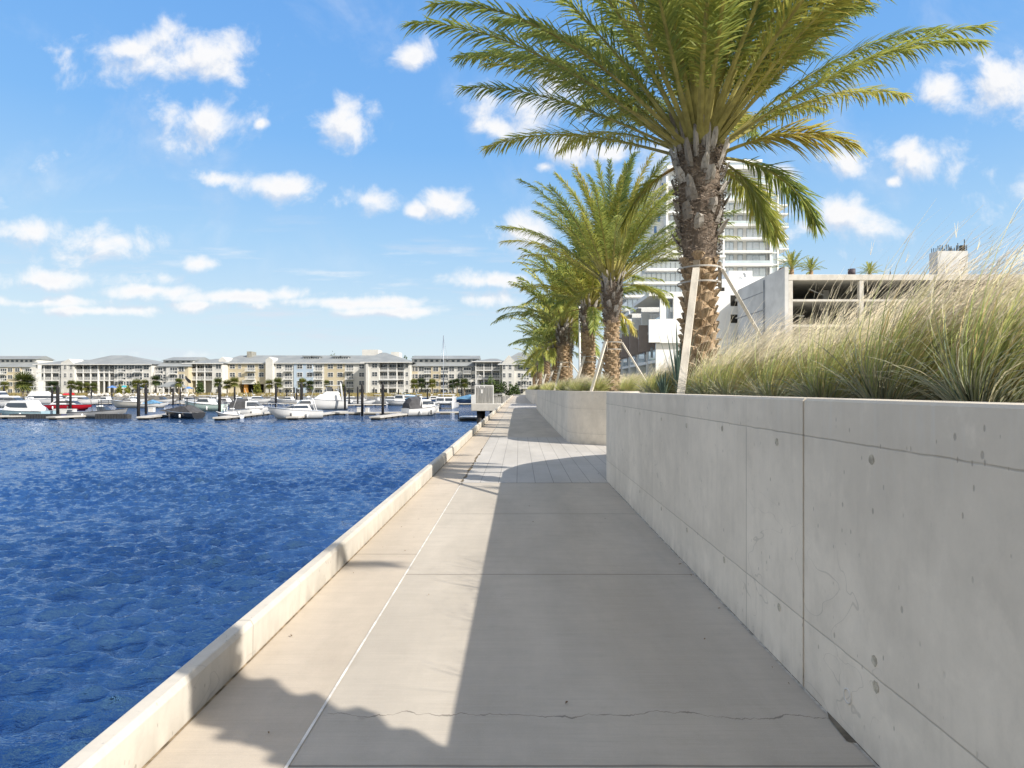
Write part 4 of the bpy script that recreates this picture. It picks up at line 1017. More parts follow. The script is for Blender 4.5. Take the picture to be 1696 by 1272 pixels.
M_SABD = leaf_mat('dark_fan_palm_leaves', [(0, (.025, .045, .02)), (.5, (.06, .09, .03)), (1, (.12, .14, .04))], .2).m
CROWN = [sabal_mesh(1, M_SAB), sabal_mesh(2, M_SAB), sabal_mesh(3, M_SABD)]
b = MB(); b.tube([(0, 0, 0), (.05, 0, .5), (-.04, .02, .98), (0, 0, 1)], [.26, .2, .19, .2], 8); o = b.build('trunk', plain('fan_palm_trunk', (.24, .20, .15), .9, .3, 3)); STEM = o.data; bpy.data.objects.remove(o)
def far_palm(x, ytop, ybase, D, label, kind=0, s=1.0, z0=GZ):
    t = empty('fan_palm', (PX(x, D), D, z0)); tag(t, label, 'palm tree', 'small palms along the far bank')
    zc = PZ(ytop, D)-z0-1.3*s
    c = put(CROWN[kind], 'crown', t, (0, 0, zc), x*.7); c.scale = (s, s, s); k = put(STEM, 'trunk', t, (0, 0, -.1)); k.scale = (1, 1, zc+.15)
LBP = 'small fan palm on the far bank in front of the apartments'
for x, yt, s, kd in ((8, 632, 1.0, 0), (88, 631, 1.3, 2), (118, 630, 1.1, 0), (130, 632, 1.1, 0), (143, 634, 1.0, 0), (155, 634, 1.0, 0), (226, 628, 1.2, 0), (240, 629, 1.0, 0), (258, 622, 1.25, 2), (296, 627, 1.0, 0),
                     (361, 626, 1.2, 0), (376, 630, 1.1, 0), (388, 625, 1.3, 0), (446, 629, 1.15, 0), (460, 626, 1.25, 0), (501, 627, 1.15, 0), (513, 630, 1.15, 2), (541, 630, .8, 0), (568, 637, .8, 0), (686, 628, 1.2, 0), (698, 626, 1.3, 2), (716, 628, 1.1, 0), (749, 628, 1.2, 2), (757, 627, 1.0, 2), (769, 627, 1.2, 0)):
    far_palm(x, yt, 655, 195 + (x % 7)*.3, LBP, kd, s)
far_palm(38, 617, 650, 168, 'larger bushy fan palm standing on the bank at far left among the yachts', 0, 1.9, -1.0); far_palm(46, 622, 650, 169, 'second fan palm leaning out of the bushy pair at far left', 2, 1.5, -1.0)
b = MB(); b.box(PX(20, 168), PX(60, 168), 166, 172, -4, -1.0); tag(b.build('small_island', M_SHORE), kind='structure')
for i, (x, yt, yb_, w, lb) in enumerate(((331, 627, 650, 6.5, 'narrow rounded bush in front of the gallery block on stilts'), (426, 631, 652, 7, 'yellow green bush before the dark garage opening'), (198, 637, 652, 4.5, 'bright yellow green shrub left of the pool terrace'), (212, 638, 652, 5, 'bright yellow green shrub on the pool terrace, right of the blue umbrella'), (815, 622, 650, 17, 'dark rounded tree beside the gallery block near the path end'), (832, 628, 650, 8, 'dark bush at the foot of the white gabled house'), (850, 634, 655, 12, 'dark clipped shrubs at the end of the promenade'), (664, 650, 660, 16, 'low dark shrub mass behind the moored boats'))):
    D = 194; h = PZ(yt, D)-PZ(yb_, D); bush(PX(x, D), D, PZ(yb_, D), w*D/FPX/1.0, h, 900 if w > 10 else 420, 40+i, lb, .42, leaf_mat('bush_leaves', [(0, (.09, .11, .02)), (.5, (.19, .2, .03)), (1, (.34, .32, .06))], .3).m if 0 < i < 4 else None, 'tree' if i == 4 else 'shrub', 'round_tree' if i == 4 else 'shrub')
for i, (x, yt, w) in enumerate(((415, 583.5, 16), (440, 585, 12), (668, 587.5, 11), (683, 588, 8), (550, 585, 20), (870, 588, 14))):
    D = 260; bush(PX(x, D), D, GZ, w*D/FPX, PZ(yt, D)-GZ, 1300, 70+i, 'dark treetop just showing over the apartment roofs', .7, None, 'tree', 'background_tree', 'trees behind the apartments')
def umbrella(x, y, D, c, label):
    t = empty('umbrella', (PX(x, D), D, GZ)); tag(t, label, 'umbrella', 'umbrellas on the pool terrace'); z = PZ(y, D)-GZ
    b = MB(); b.tube([(0, 0, 0), (0, 0, z)], .05, 6); b.build('pole', M_TRIM, t)
    b = MB(); n = 8; b.loft([[(math.cos(6.283*k/n)*q, math.sin(6.283*k/n)*q, zz) for k in range(n)] for q, zz in ((1.5, z-.75), (1.45, z-.6), (.05, z))], close=True, smooth=False); b.build('canopy', plain('umbrella_cloth', c, .8, .1, 1), t)
umbrella(186, 638.5, 196, (.10, .22, .52), 'blue umbrella beside the yellow shrub on the pool terrace'); umbrella(206, 638, 196, (.05, .33, .38), 'teal umbrella between the yellow shrubs'); umbrella(236, 639, 196, (.08, .24, .5), 'blue umbrella right of the paired pilings'); umbrella(313, 640, 196, (.10, .22, .45), 'blue umbrella beside the small pavilion')
t = empty('banner', (PX(309, 190), 190, GZ)); tag(t, 'dark banner flapping on a pole in front of the apartments', 'banner'); b = MB(); b.tube([(0, 0, 0), (-.3, 0, 6.2)], .05, 6); b.build('pole', M_TRIM, t)
b = MB(); b.extrude([(-.6, 6.3), (-.1, 6.6), (.3, 5.9), (1.3, 5.2), (1.5, 4.2), (.7, 4.3), (.1, 5.0), (-.5, 5.6)], 'y', -.04, .04); b.build('cloth', plain('dark_cloth', (.03, .032, .035), .8, .2, 1), t)

# ------------------------------------------------------------------ pilings and docks
M_PILE = plain('black_piling', (.022, .02, .02), .55, .4, 2); M_CAPW = plain('piling_foot', (.30, .29, .27), .8, .2, 3)
b = MB(); b.tube([(0, 0, -2.4), (0, 0, 3.55), (0, 0, 3.75), (0, 0, 4.02)], [.2, .2, .19, .02], 14); o = b.build('piling', M_PILE); PILE = o.data; bpy.data.objects.remove(o)
def piling(x, ytop, D, label, group='black marina pilings', w=1.0):
    o = bpy.data.objects.new('piling', PILE); COL.objects.link(o); z = PZ(ytop, D); o.location = (PX(x, D), D, WATER_Z); k = (z-WATER_Z)/4.02; o.scale = (w, w, k)
    return tag(o, label, 'piling', group)
DOCKZ = WATER_Z+.42
for x, yt, yb_, lb in ((95.7, 637.5, 687, 'tall black piling on the dock tip left of the twin outboard boat'), (229.4, 636, 687, 'tall black piling on the dock tip left of the covered dark boat'), (363.7, 636, 686, 'tall black piling on the dock tip before the mint hulled boat'), (499.4, 633.5, 686, 'tall black piling standing before the nearest white cruiser'), (600, 634.5, 684, 'tall black piling at the bend of the front dock'), (634, 634, 685, 'nearest black piling on the finger dock left of the black covered cruiser'),
                   (6.5, 639.5, 668, 'black piling at far left beside the white yacht'), (86.3, 642, 672, 'black piling behind the red speedboat stern'), (116.8, 640, 676, 'black piling in front of the red speedboat'), (151.6, 643, 664, 'black piling at the bow of the red speedboat'), (185.4, 641, 664, 'black piling left of the beige hulled boat'), (241.8, 636, 681, 'black piling paired just right of a dock tip piling'), (286.6, 642, 668, 'black piling behind the dark covered boat, left one'), (298.6, 643, 666, 'black piling behind the dark covered boat, right one'),
                   (343, 638.5, 655, 'black piling behind the mint hulled boat'), (388.6, 640, 670, 'black piling behind the boat with dark canvas'), (457, 636, 675, 'black piling left of the nearest white cruiser'), (571.4, 638, 675, 'black piling right of the flybridge yacht'), (578.3, 641.5, 667, 'slim black piling just right of the flybridge yacht'), (592.5, 639.5, 669, 'black piling left of the dock bend'), (619.4, 641, 662, 'black piling behind the dock bend'), (626, 641.5, 660, 'slim black piling near the small boats'), (685, 638.5, 658, 'black piling behind the black covered cruiser'), (740, 641, 658, 'black piling behind the sailing catamaran')):
    piling(x, yt, 3.48*FPX/(yb_-645), lb)
for x, yt in ((475, 643), (487.3, 641), (491.5, 642), (551, 643), (765, 641), (803, 640), (660, 644), (708, 643)): piling(x, yt, 172, 'thin black piling far back near the seawall')
M_DOCK = plain('dock_deck', (.50, .48, .445), .8, .12, 1.5); M_FLOAT = plain('dock_float', (.07, .07, .07), .7, .3, 2)
def dock(pts, w, label, group='floating docks'):
    """pts: (photo x, photo y of the near deck edge)"""
    P_ = [(PX(x, (EYE-DOCKZ)*FPX/(y-645)), (EYE-DOCKZ)*FPX/(y-645)) for x, y in pts]
    t = empty('floating_dock', (P_[0][0], P_[0][1], WATER_Z)); tag(t, label, 'dock', group); d, f = MB(), MB()
    for a, c in zip(P_, P_[1:]):
        a, c = Vector(a), Vector(c); L = (c-a).length; dr = (c-a)/L; nn = Vector((-dr.y, dr.x)); nn = nn if nn.y > 0 else -nn
        M = Matrix(((dr.x, nn.x, 0, a.x-P_[0][0]), (dr.y, nn.y, 0, a.y-P_[0][1]), (0, 0, 1, 0), (0, 0, 0, 1)))
        d.box(0, L, 0, w, .22, .42, M); k = .3
        while k < L: f.box(k, min(k+1.6, L), .1, w-.1, -.3, .218, M); k += 2.3
    d.build('deck', M_DOCK, t); f.build('float', M_FLOAT, t); return t
dock([(-60, 689), (62, 688)], 1.6, 'floating dock under the light blue cruiser at far left'); dock([(92, 690), (168, 686.5)], 1.5, 'finger dock behind the twin outboard boat'); dock([(226, 690), (300, 682)], 1.5, 'finger dock left of the covered dark boat'); dock([(352, 691), (463, 679)], 1.6, 'finger dock below the boat with dark canvas'); dock([(494, 690), (576, 680.5)], 1.6, 'finger dock right of the nearest white cruiser')
dock([(548, 683), (760, 682)], 1.5, 'long front dock running across to the concrete platform'); dock([(630, 690), (702, 681.5)], 1.5, 'finger dock at the nearest piling'); dock([(555, 670), (640, 669)], 1.6, 'back dock behind the dock bend'); dock([(640, 668.5), (800, 668)], 1.6, 'back dock behind the catamaran'); dock([(0, 668), (300, 667)], 1.6, 'back dock behind the left boats'); dock([(300, 668), (560, 667)], 1.6, 'back dock behind the middle boats'); dock([(-40, 663), (560, 662.5)], 1.8, 'farthest dock close under the seawall')
# dock boxes
def dock_box(x, y, label, w=1.2):
    D = (EYE-DOCKZ)*FPX/(y-645); t = empty('dock_box', (PX(x, D), D+.5, DOCKZ)); tag(t, label, 'dock box', 'white dock boxes')
    b = MB(); b.box(-w/2, w/2, -.3, .3, 0, .6); bevel(b.build('body', M_TRIM, t), .03, 1); b = MB(); b.box(-w/2-.03, w/2+.03, -.33, .33, .602, .72); bevel(b.build('lid', M_RAIL, t), .04, 1)
dock_box(103, 686, 'long white dock box beside the dock tip piling', 3.0); dock_box(594, 683, 'white dock box left of the dock bend piling', .7); dock_box(607, 683.5, 'small white dock box right of the dock bend piling', .5); dock_box(721, 682, 'white dock box at the bow of the black covered cruiser', .9); dock_box(248, 683, 'white dock box on the dock left of the covered dark boat', .8)

# ------------------------------------------------------------------ boats
def gel(name, c): 
    m = Mat(name, .22, .5); m.b.inputs['Coat Weight'].default_value = .3; v = m.noise(m.co(), .8, 3); m.color(m.mix(v.step(.3, .7), tuple(k*.93 for k in c), c)); return m.m
G_WHITE = gel('white_gelcoat', (.76, .765, .77)); G_RED = gel('red_gelcoat', (.50, .012, .02)); G_BLUE = gel('light_blue_gelcoat', (.33, .48, .56)); G_MINT = gel('mint_gelcoat', (.58, .72, .66)); G_GREY = gel('grey_gelcoat', (.34, .35, .37)); G_BEIGE = gel('beige_gelcoat', (.66, .63, .56)); G_NAVY = gel('navy_gelcoat', (.05, .09, .19)); G_BLACK = gel('charcoal_gelcoat', (.035, .038, .045))
M_CANVAS = plain('dark_canvas', (.075, .075, .08), .85, .2, 2, .3, 6); M_BLUECAN = plain('blue_canvas', (.12, .26, .42), .85, .2, 2); M_STEEL = plain('polished_rail', (.6, .61, .62), .25, .05, 2, metal=.9)
M_BGLASS = Mat('boat_window', .06, .6); M_BGLASS.color((.05, .06, .075)); M_BGLASS = M_BGLASS.m
def hull_rings(L, Bm, F, sheer=.45, rake=.9, inset=0.0, top_only=False):
    rings = []
    for t in (0, .15, .35, .55, .72, .85, .94, 1.0):
        b = Bm/2*(1 if t < .45 else max(.02, (1-((t-.45)/.55)**2.3))); b = b*(.92+.08*min(1, t*4)); x = t*L
        f = F+sheer*t**2; lift = .55*max(0, (t-.6)/.4)**2
        xk = x-rake*t**4*.9
        rings.append([(x, b-inset, f), (x-.25*t**4, b*.93-inset, f*.55), (xk, b*.80, .16+lift*.6), (xk-.1*t, 0, -.35+lift), (xk, -b*.80, .16+lift*.6), (x-.25*t**4, -b*.93+inset, f*.55), (x, -b+inset, f)])
    return rings
def frus(b, x0, x1, w0, z0, X0, X1, w1, z1):
    i = b.pts([(x0, -w0, z0), (x1, -w0*.86, z0), (x1, w0*.86, z0), (x0, w0, z0), (X0, -w1, z1), (X1, -w1*.84, z1), (X1, w1*.84, z1), (X0, w1, z1)])
    for f in ((3, 2, 1, 0), (4, 5, 6, 7), (0, 1, 5, 4), (1, 2, 6, 5), (2, 3, 7, 6), (3, 0, 4, 7)): b.face([i[k] for k in f])
def boat(x, D, hd, L, Bm, F, label, hull=None, cabins=(), group='boats moored in the marina', bottom=None, sheer=.45, name='motor_boat', cat='boat', **kw):
    """hd: heading of the bow in degrees, 0 = to the right, 180 = to the left; x: photo column of the boat's middle"""
    t = empty(name, (PX(x, D)-math.cos(R(hd))*L/2, D-math.sin(R(hd))*L/2, WATER_Z), R(hd)); tag(t, label, cat, group)
    rg = hull_rings(L, Bm, F, sheer); b = MB()
    b.mat(0).loft(rg, smooth=True); i = b.pts(rg[0]); b.face(i)
    b.build('hull', hull or G_WHITE, t)
    b = MB(); dk = [[(p[0][0]-.03, p[0][1]*.97, p[0][2]-.05), (p[0][0]-.03, 0, p[0][2]+.02), (p[0][0]-.03, -p[0][1]*.97, p[0][2]-.05)] for p in rg]; b.loft(dk, smooth=False)
    b.build('deck', G_WHITE, t); b = MB()
    for s_ in (1, -1): b.tube([(p[0][0], s_*p[0][1], p[0][2]-.03) for p in rg], .045, 6)
    b.build('rub_rail', kw.get('rub', M_CANVAS if int(x) % 3 else M_STEEL), t)
    for (x0, x1, w0, z0, X0, X1, w1, z1, band) in cabins:
        b = MB(); frus(b, x0, x1, w0, z0, X0, X1, w1, z1); bevel(b.build('cabin', G_WHITE, t), .06, 2)
        if band:
            a, c = band; lp = lambda p, q, k: p+(q-p)*k; b = MB()
            frus(b, lp(x0, X0, a)+.25, lp(x1, X1, a)+.02, lp(w0, w1, a)+.02, lp(z0, z1, a), lp(x0, X0, c)+.25, lp(x1, X1, c)+.02, lp(w0, w1, c)+.02, lp(z0, z1, c)); b.build('window_band', M_BGLASS, t)
    if cabins:
        q = cabins[-1]; b = MB(); b.tube([(q[4]+.2, .35, q[7]-.05), (q[4]-.5, .38, q[7]+1.9)], .02, 4); b.tube([(q[4]+.3, -.3, q[7]-.05), (q[4]+.3, -.3, q[7]+.5)], .03, 5); frus(b, q[4]+.1, q[4]+.6, .25, q[7]+.35, q[4]+.15, q[4]+.5, .2, q[7]+.5); b.build('antenna', G_WHITE, t)
    if L > 5 and D < 115:
        for k in (.3, .6):
            b = MB(); xx = L*k; yy = -Bm/2*(1 if hd < 90 else -1)-(.12 if hd < 90 else -.12); b.tube([(xx, yy, F*.75), (xx, yy, F*.7), (xx, yy, F*.2), (xx, yy, F*.15)], [.03, .12, .12, .03], 8); b.build('fender', M_CANVAS if k > .5 else G_WHITE, t)
    if kw.get('rail'):
        b = MB(); h = .55
        for s_ in (1, -1):
            pp = [(p[0][0]-.1, s_*p[0][1]*.92, p[0][2]+h) for p in rg[3:]]; b.tube(pp, .022, 5)
            for q in pp: b.tube([q, (q[0], q[1], q[2]-h)], .018, 5)
        b.build('bow_rail', M_STEEL, t)
    for (ex, ey) in kw.get('engines', ()):
        b = MB(); b.tube([(-.35, ey, -.3), (-.32, ey, .55)], [.11, .15], 8); frus(b, -.75, -.05, .19, .5, -.62, -.12, .13, 1.15); o = b.build('outboard_engine', kw.get('ecol', G_BLACK), t); bevel(o, .04, 1)
    if 'ttop' in kw:
        x0, x1, w, z = kw['ttop']; b = MB()
        for xx in (x0+.25, x1-.25):
            for s_ in (1, -1): b.tube([(xx+(.15 if xx < (x0+x1)/2 else -.1), s_*w*.7, F*.9), (xx, s_*w*.8, z)], .035, 6)
        b.build('top_frame', M_PILE if kw.get('darkframe') else M_STEEL, t); b = MB(); b.box(x0, x1, -w, w, z, z+.09); bevel(b.build('hard_top', kw.get('topcol', G_WHITE), t), .03, 1)
        b = MB(); frus(b, (x0+x1)/2-.3, (x0+x1)/2+.5, .45, F*.7, (x0+x1)/2-.2, (x0+x1)/2+.2, .38, F+.9); b.build('console', G_WHITE, t)
    if 'screen' in kw:
        x0, w, z, h = kw['screen']; b = MB(); frus(b, x0-.9, x0+.5, w, z, x0-1.1, x0-.25, w*.9, z+h); b.build('windscreen', M_BGLASS, t)
    if 'arch' in kw:
        x0, w, z = kw['arch']; b = MB(); b.tube([(x0-.4, w, F), (x0, w*.92, z-.3), (x0+.1, w*.7, z), (x0+.1, -w*.7, z), (x0, -w*.92, z-.3), (x0-.4, -w, F)], .08, 8); b.build('radar_arch', G_WHITE, t)
    if 'cover' in kw:
        prof, w, c = kw['cover']; b = MB(); rr = []
        for (xx, z0, z1) in prof: rr.append([(xx, w, z0), (xx, w*.75, z0+(z1-z0)*.75), (xx, 0, z1), (xx, -w*.75, z0+(z1-z0)*.75), (xx, -w, z0)])
        b.loft(rr, smooth=False); i = b.pts(rr[0]); b.face(i); i = b.pts(rr[-1]); b.face(i); b.build('canvas_cover', c, t)
    return t
boat(30, 82.5, 176, 9.2, 3.0, .95, 'white express cruiser with light blue hull side moored at far left', G_BLUE, [(1.6, 6.2, 1.25, .9, 2.4, 5.0, 1.0, 2.35, (.35, .8))], rail=1, cover=([(1.2, 1.0, 1.5), (2.6, 1.0, 2.45), (5.6, 1.0, 2.2)], 1.2, G_WHITE))
boat(166, 81.5, 2, 7.4, 2.5, .85, 'grey hulled boat with white T top and twin outboard engines at its left end', G_GREY, engines=((0, .42), (0, -.42)), ecol=gel('grey_engine', (.16, .18, .21)), ttop=(2.7, 4.6, .95, 2.45), darkframe=1, screen=(4.6, .6, .95, .6))
boat(113, 112, 2, 9.0, 2.7, 1.05, 'bright red speedboat with white deck', G_RED, [(1.8, 6.6, 1.1, 1.1, 2.8, 4.6, .8, 1.95, (.3, .8))], sheer=.1, screen=(6.0, .8, 1.15, .6))
boat(12, 128, 4, 10, 3.4, 1.3, 'large white yacht with a long dark window at the left picture edge', None, [(1.0, 8.2, 1.5, 1.3, 1.6, 6.6, 1.3, 2.5, (.2, .75)), (1.6, 4.6, 1.2, 2.5, 2.0, 4.0, 1.1, 3.5, (.25, .8))], rail=1)
boat(84, 148, 3, 13, 3.8, 1.4, 'white flybridge yacht far left, behind the red speedboat', None, [(1.5, 10, 1.6, 1.4, 2.2, 8.2, 1.4, 2.7, (.25, .7)), (2.2, 6.2, 1.3, 2.7, 2.6, 5.4, 1.2, 3.4, None)], ttop=(2.4, 6.2, 1.3, 4.5), rail=1)
boat(136, 150, 4, 9, 3, 1.2, 'white motor yacht with red canvas chairs showing behind the red speedboat', None, [(1.0, 6, 1.3, 1.2, 1.6, 4.6, 1.1, 2.3, (.25, .7))], cover=([(.4, 2.5, 3.0), (2.2, 2.5, 3.1)], .9, G_RED))
boat(212, 127, 177, 7.6, 2.6, 1.25, 'beige hulled runabout with chrome bow rail, bow to the left', G_BEIGE, [(2.0, 4.6, 1.0, 1.3, 2.6, 4.0, .8, 1.95, (.3, .8))], rail=1, screen=(4.4, .8, 1.5, .6))
boat(258, 126, 3, 5.6, 2.2, .8, 'small white boat under a light blue cover beside the paired pilings', None, cover=([(.5, .9, 1.2), (2.2, .9, 1.75), (4.2, .9, 1.1)], .95, M_BLUECAN))
boat(300, 81, 160, 6.4, 2.4, .8, 'dark runabout under a charcoal canvas cover with a folded bimini', G_BLACK, cover=([(.2, .8, 1.0), (1.6, .8, 1.85), (3.6, .8, 1.6), (5.9, 1.0, 1.15)], 1.12, M_CANVAS), ttop=(1.2, 3.0, .8, 2.75), topcol=M_CANVAS, darkframe=1)
boat(338, 108, 174, 7.6, 2.8, 1.2, 'mint green hulled fishing boat with white cabin', G_MINT, [(1.8, 5.0, 1.1, 1.2, 2.4, 4.2, .95, 2.35, (.4, .85))], sheer=.7, engines=((0, .4), (0, -.4)), ecol=G_WHITE, ttop=(1.6, 4.2, 1.0, 2.75))
boat(379, 80, 178, 3.6, 1.6, .5, 'low white tender at the dock tip under the black piling', None, [(.8, 2.6, .55, .5, 1.0, 2.2, .4, .9, None)])
boat(414, 88, 6, 5.6, 2.3, .95, 'white cuddy boat with dark canvas enclosure over its cockpit', None, [(2.4, 4.9, .95, 1.1, 2.4, 3.6, .8, 2.2, (.35, .85))], cover=([(.2, .95, 2.15), (.9, .95, 2.5), (2.4, .95, 2.5)], 1.0, M_CANVAS), rail=1)
boat(489, 79, 206, 6.8, 2.7, 1.1, 'nearest white cruiser, bow overhanging the water at its left', None, [(1.4, 5.2, 1.15, 1.1, 1.8, 3.6, .95, 1.9, (.4, .85)), (1.2, 3.2, 1.0, 1.9, 1.4, 2.6, .9, 2.5, (.2, .8))], rail=1, sheer=.55, arch=(1.2, 1.05, 2.7))
boat(537, 116, 202, 8.6, 3.3, 1.7, 'tall white flybridge yacht with canvas enclosed upper helm', None, [(1.2, 6.8, 1.45, 1.8, 1.6, 5.0, 1.25, 3.0, None), (1.4, 4.6, 1.25, 3.0, 1.8, 4.0, 1.15, 3.5, None)], sheer=.8, ttop=(1.4, 4.2, 1.15, 4.65), screen=(3.9, 1.0, 3.5, .95), rail=1, arch=(1.2, .9, 5.2))
boat(604, 152, 8, 5.6, 2.2, .9, 'small white boat with a covered console behind the dock bend', None, ttop=(1.6, 3.4, .9, 2.4), engines=((0, 0),), ecol=G_WHITE); boat(625, 158, 172, 5.6, 2.2, .9, 'small white fishing boat beside the slim piling', None, ttop=(1.6, 3.4, .9, 2.5)); boat(660, 146, 184, 6.2, 2.3, 1.0, 'white pilot house boat left of the black covered cruiser', None, [(1.6, 4.2, .95, 1.0, 1.8, 3.6, .85, 2.6, (.45, .9))])
boat(700, 89, 38, 5.8, 2.8, 1.15, 'white cruiser with a big black canvas cover over its stern', None, [(2.0, 4.8, 1.1, 1.2, 2.2, 3.8, .9, 2.4, (.4, .8))], cover=([(.15, 1.1, 2.0), (.6, 1.1, 2.75), (2.2, 1.1, 2.9)], 1.25, M_CANVAS), rail=1, arch=(2.2, 1.1, 3.1))
boat(428, 168, 4, 7, 2.4, 1.0, 'white cruiser far back below the dark garage opening', None, [(1.5, 5, 1, 1.0, 2, 4, .8, 2.0, (.3, .8))]); boat(452, 176, 176, 6, 2.2, .9, 'small white boat far back near the seawall', None, [(1.5, 4, .9, .9, 2, 3.4, .7, 1.7, (.3, .8))]); boat(272, 172, 3, 7, 2.4, .9, 'white speedboat far back in front of the pool pavilion', None, screen=(3.6, .9, 1.0, .7)); boat(371, 140, 176, 6, 2.3, 1.0, 'white boat with outboard behind the mint hulled boat', None, [(1.5, 4, .9, 1.0, 2, 3.4, .7, 1.9, (.3, .8))], engines=((0, 0),))
boat(684, 172, 3, 9, 3, 1.2, 'navy covered motor boat far back near the seawall', G_NAVY, [(1.5, 6, 1.2, 1.2, 2, 5, 1, 2.2, (.3, .8))], cover=([(.4, 1.2, 1.9), (3, 1.2, 2.5), (5.5, 1.2, 2.2)], 1.2, M_BLUECAN)); boat(722, 174, 4, 7, 2.5, 1.0, 'dark blue motor boat far back left of the mast', G_NAVY, [(1.5, 5, 1, 1.0, 2, 4, .8, 2.0, (.3, .8))]); boat(772, 158, 177, 8, 2.8, 1.2, 'navy boat under blue canvas behind the platform railing', G_NAVY, cover=([(.4, 1.2, 1.7), (3, 1.2, 2.6), (7, 1.3, 1.6)], 1.2, M_BLUECAN))
for i, (x, D, hd, L, lb) in enumerate(((60, 168, 4, 8, 'white cruiser far back between the far left palm and the yachts'), (170, 166, 176, 7, 'white motor boat far back left of the beige runabout'), (226, 170, 5, 6.5, 'small white boat far back behind the tallest left piling'), (318, 160, 3, 7, 'white cabin boat far back left of the narrow rounded bush'), (350, 172, 177, 8, 'white boat far back behind the mint hulled boat'), (398, 158, 4, 6, 'small white cabin boat behind the dark canvas boat'), (474, 165, 176, 7, 'white boat far back left of the blue apartment bay'), (586, 168, 3, 7.5, 'white cruiser far back right of the flybridge yacht'), (642, 170, 177, 8, 'white cruiser far back under the stacked galleries'), (756, 168, 5, 6, 'white boat far back right of the mast'))):
    boat(x, D, hd, L, 2.4, .95, lb, None, [(1.4, L*.62, .95, .95, 1.8, L*.5, .8, 1.9, (.3, .8))], **({'rail': 1} if i % 2 else {'ttop': (1.3, 3.0, .85, 2.6)}))
# floating drive-on lifts
for x, w, lb in ((54, 6.2, 'black ribbed float below the light blue cruiser'), (184, 4.3, 'black ribbed float below the twin outboard boat')):
    t = empty('ribbed_float', (PX(x, 79.5), 79.5, WATER_Z)); tag(t, lb, 'float', 'black ribbed floats'); b = MB(); k = -w/2
    while k < w/2: b.box(k, k+.3, 0, .5, -.2, .62); k += .36
    b.build('ribs', plain('black_plastic', (.05, .052, .056), .6, .2, 3), t); b = MB(); b.box(-w/2, w/2, .1, .9, -.3, .55); b.build('body', M_FLOAT, t)
# catamaran
t = empty('sailing_catamaran', (PX(738, 124), 124, WATER_Z)); tag(t, 'white sailing catamaran with a tall bare mast, bows towards the viewer', 'catamaran', 'boats moored in the marina')
for s_ in (-1, 1):
    b = MB(); rr = []
    for k, (yy, w, zt) in enumerate(((-5, .04, 1.35), (-4.2, .32, 1.35), (-2, .55, 1.25), (1, .6, 1.2), (4.5, .5, 1.1))): rr.append([(s_*1.85-w, yy, zt), (s_*1.85-w*.8, yy+.1, .2), (s_*1.85, yy+.3, -.4), (s_*1.85+w*.8, yy+.1, .2), (s_*1.85+w, yy, zt)])
    b.loft(rr, close=True, smooth=False); b.build('hull', G_WHITE, t)
b = MB(); b.box(-1.5, 1.5, -2.2, 4.2, .75, 1.2); b.box(-1.9, 1.9, -4.4, -4.2, 1.15, 1.3); b.build('bridge_deck', G_WHITE, t)
b = MB(); b.box(-1.3, 1.3, -4.15, -2.25, 1.08, 1.12); b.build('trampoline', plain('grey_net', (.45, .45, .46), .8, .1, 3), t)
b = MB(); b.box(-1.9, 1.9, -1.6, 3.4, 1.2, 2.3); o = b.build('cabin', G_WHITE, t); bevel(o, .25, 3)
b = MB(); b.box(-1.6, -.15, -1.66, -1.6, 1.55, 2.1); b.box(.15, 1.6, -1.66, -1.6, 1.55, 2.1); b.build('cabin_window', M_BGLASS, t)
b = MB(); b.box(-1.7, 1.7, .6, 3.6, 2.75, 2.87); [b.tube([(q, w_, 2.2), (q, w_, 2.76)], .05, 6) for q in (-1.5, 1.5) for w_ in (.8, 3.4)]; b.build('bimini', G_WHITE, t)
zt = PZ(556, 124)-WATER_Z; b = MB(); b.tube([(-.4, -.4, 2.2), (-.4, -.4, zt)], [.1, .07], 8); b.bar((-1.2, -.4, zt*.62), (.4, -.4, zt*.62), .06); b.tube([(-.4, -.3, 3.3), (-.4, 3.4, 3.5)], .12, 8); b.build('mast', M_STEEL, t)
b = MB(); [b.tube([(-.4, -.4, zt-.4), q], .018, 4) for q in ((0, -4.3, 1.3), (2.2, 1, 1.2), (-2.2, 1, 1.2))]; b.build('rigging', M_STEEL, t)
# floating jet ski dock
t = empty('low_float', (PX(776, 74), 74, WATER_Z)); tag(t, 'low pale floating platform beside the concrete platform', 'float', None); b = MB(); b.box(-1.2, 2.0, 0, 2.2, .28, .5); frus(b, -1.1, 1.9, 1.0, .5, -.6, 1.2, .6, .62); bevel(b.build('top', G_WHITE, t), .05, 2); b = MB(); b.box(-1.15, 1.95, .05, 2.1, -.2, .279); b.build('float', M_FLOAT, t); b = MB(); b.tube([(-1.25, -.1, -.5), (-1.25, -.1, 1.0)], .05, 6); b.build('pole', M_PILE, t)

# ------------------------------------------------------------------ concrete pump platform beside the quay
M_PCON = m_concrete_path('platform_concrete', (.56, .54, .50)); M_BOARD = plain('grey_fence_boards', (.29, .285, .27), .8, .25, 3, .4, 20, stretch=(4, 1, .3))
t = empty('concrete_platform', (PX(780, 61), 61, 0)); tag(t, 'pale concrete platform on piles standing in the water beside the quay', 'platform')
z0, z1 = PZ(681, 61), PZ(668.5, 61); w = -1.66-PX(780, 61)
b = MB(); b.box(0, w, 0, 6, z0, z1); bevel(b.build('deck', M_PCON, t), .05, 1)
b = MB(); b.box(.02, .14, .02, 6, z1, PZ(654, 61)); b.box(.14, .5, .02, .12, z1, PZ(654, 61)); b.build('edge_rail', M_RAIL, t)
b = MB()
for q in (.55, 1.9): b.tube([(q+.3, .8, z0-.01), (q+.3, .8, -6)], .32, 12); b.tube([(q+.3, 5, z0-.01), (q+.3, 5, -6)], .32, 12)
b.build('pile', M_PILE, t)
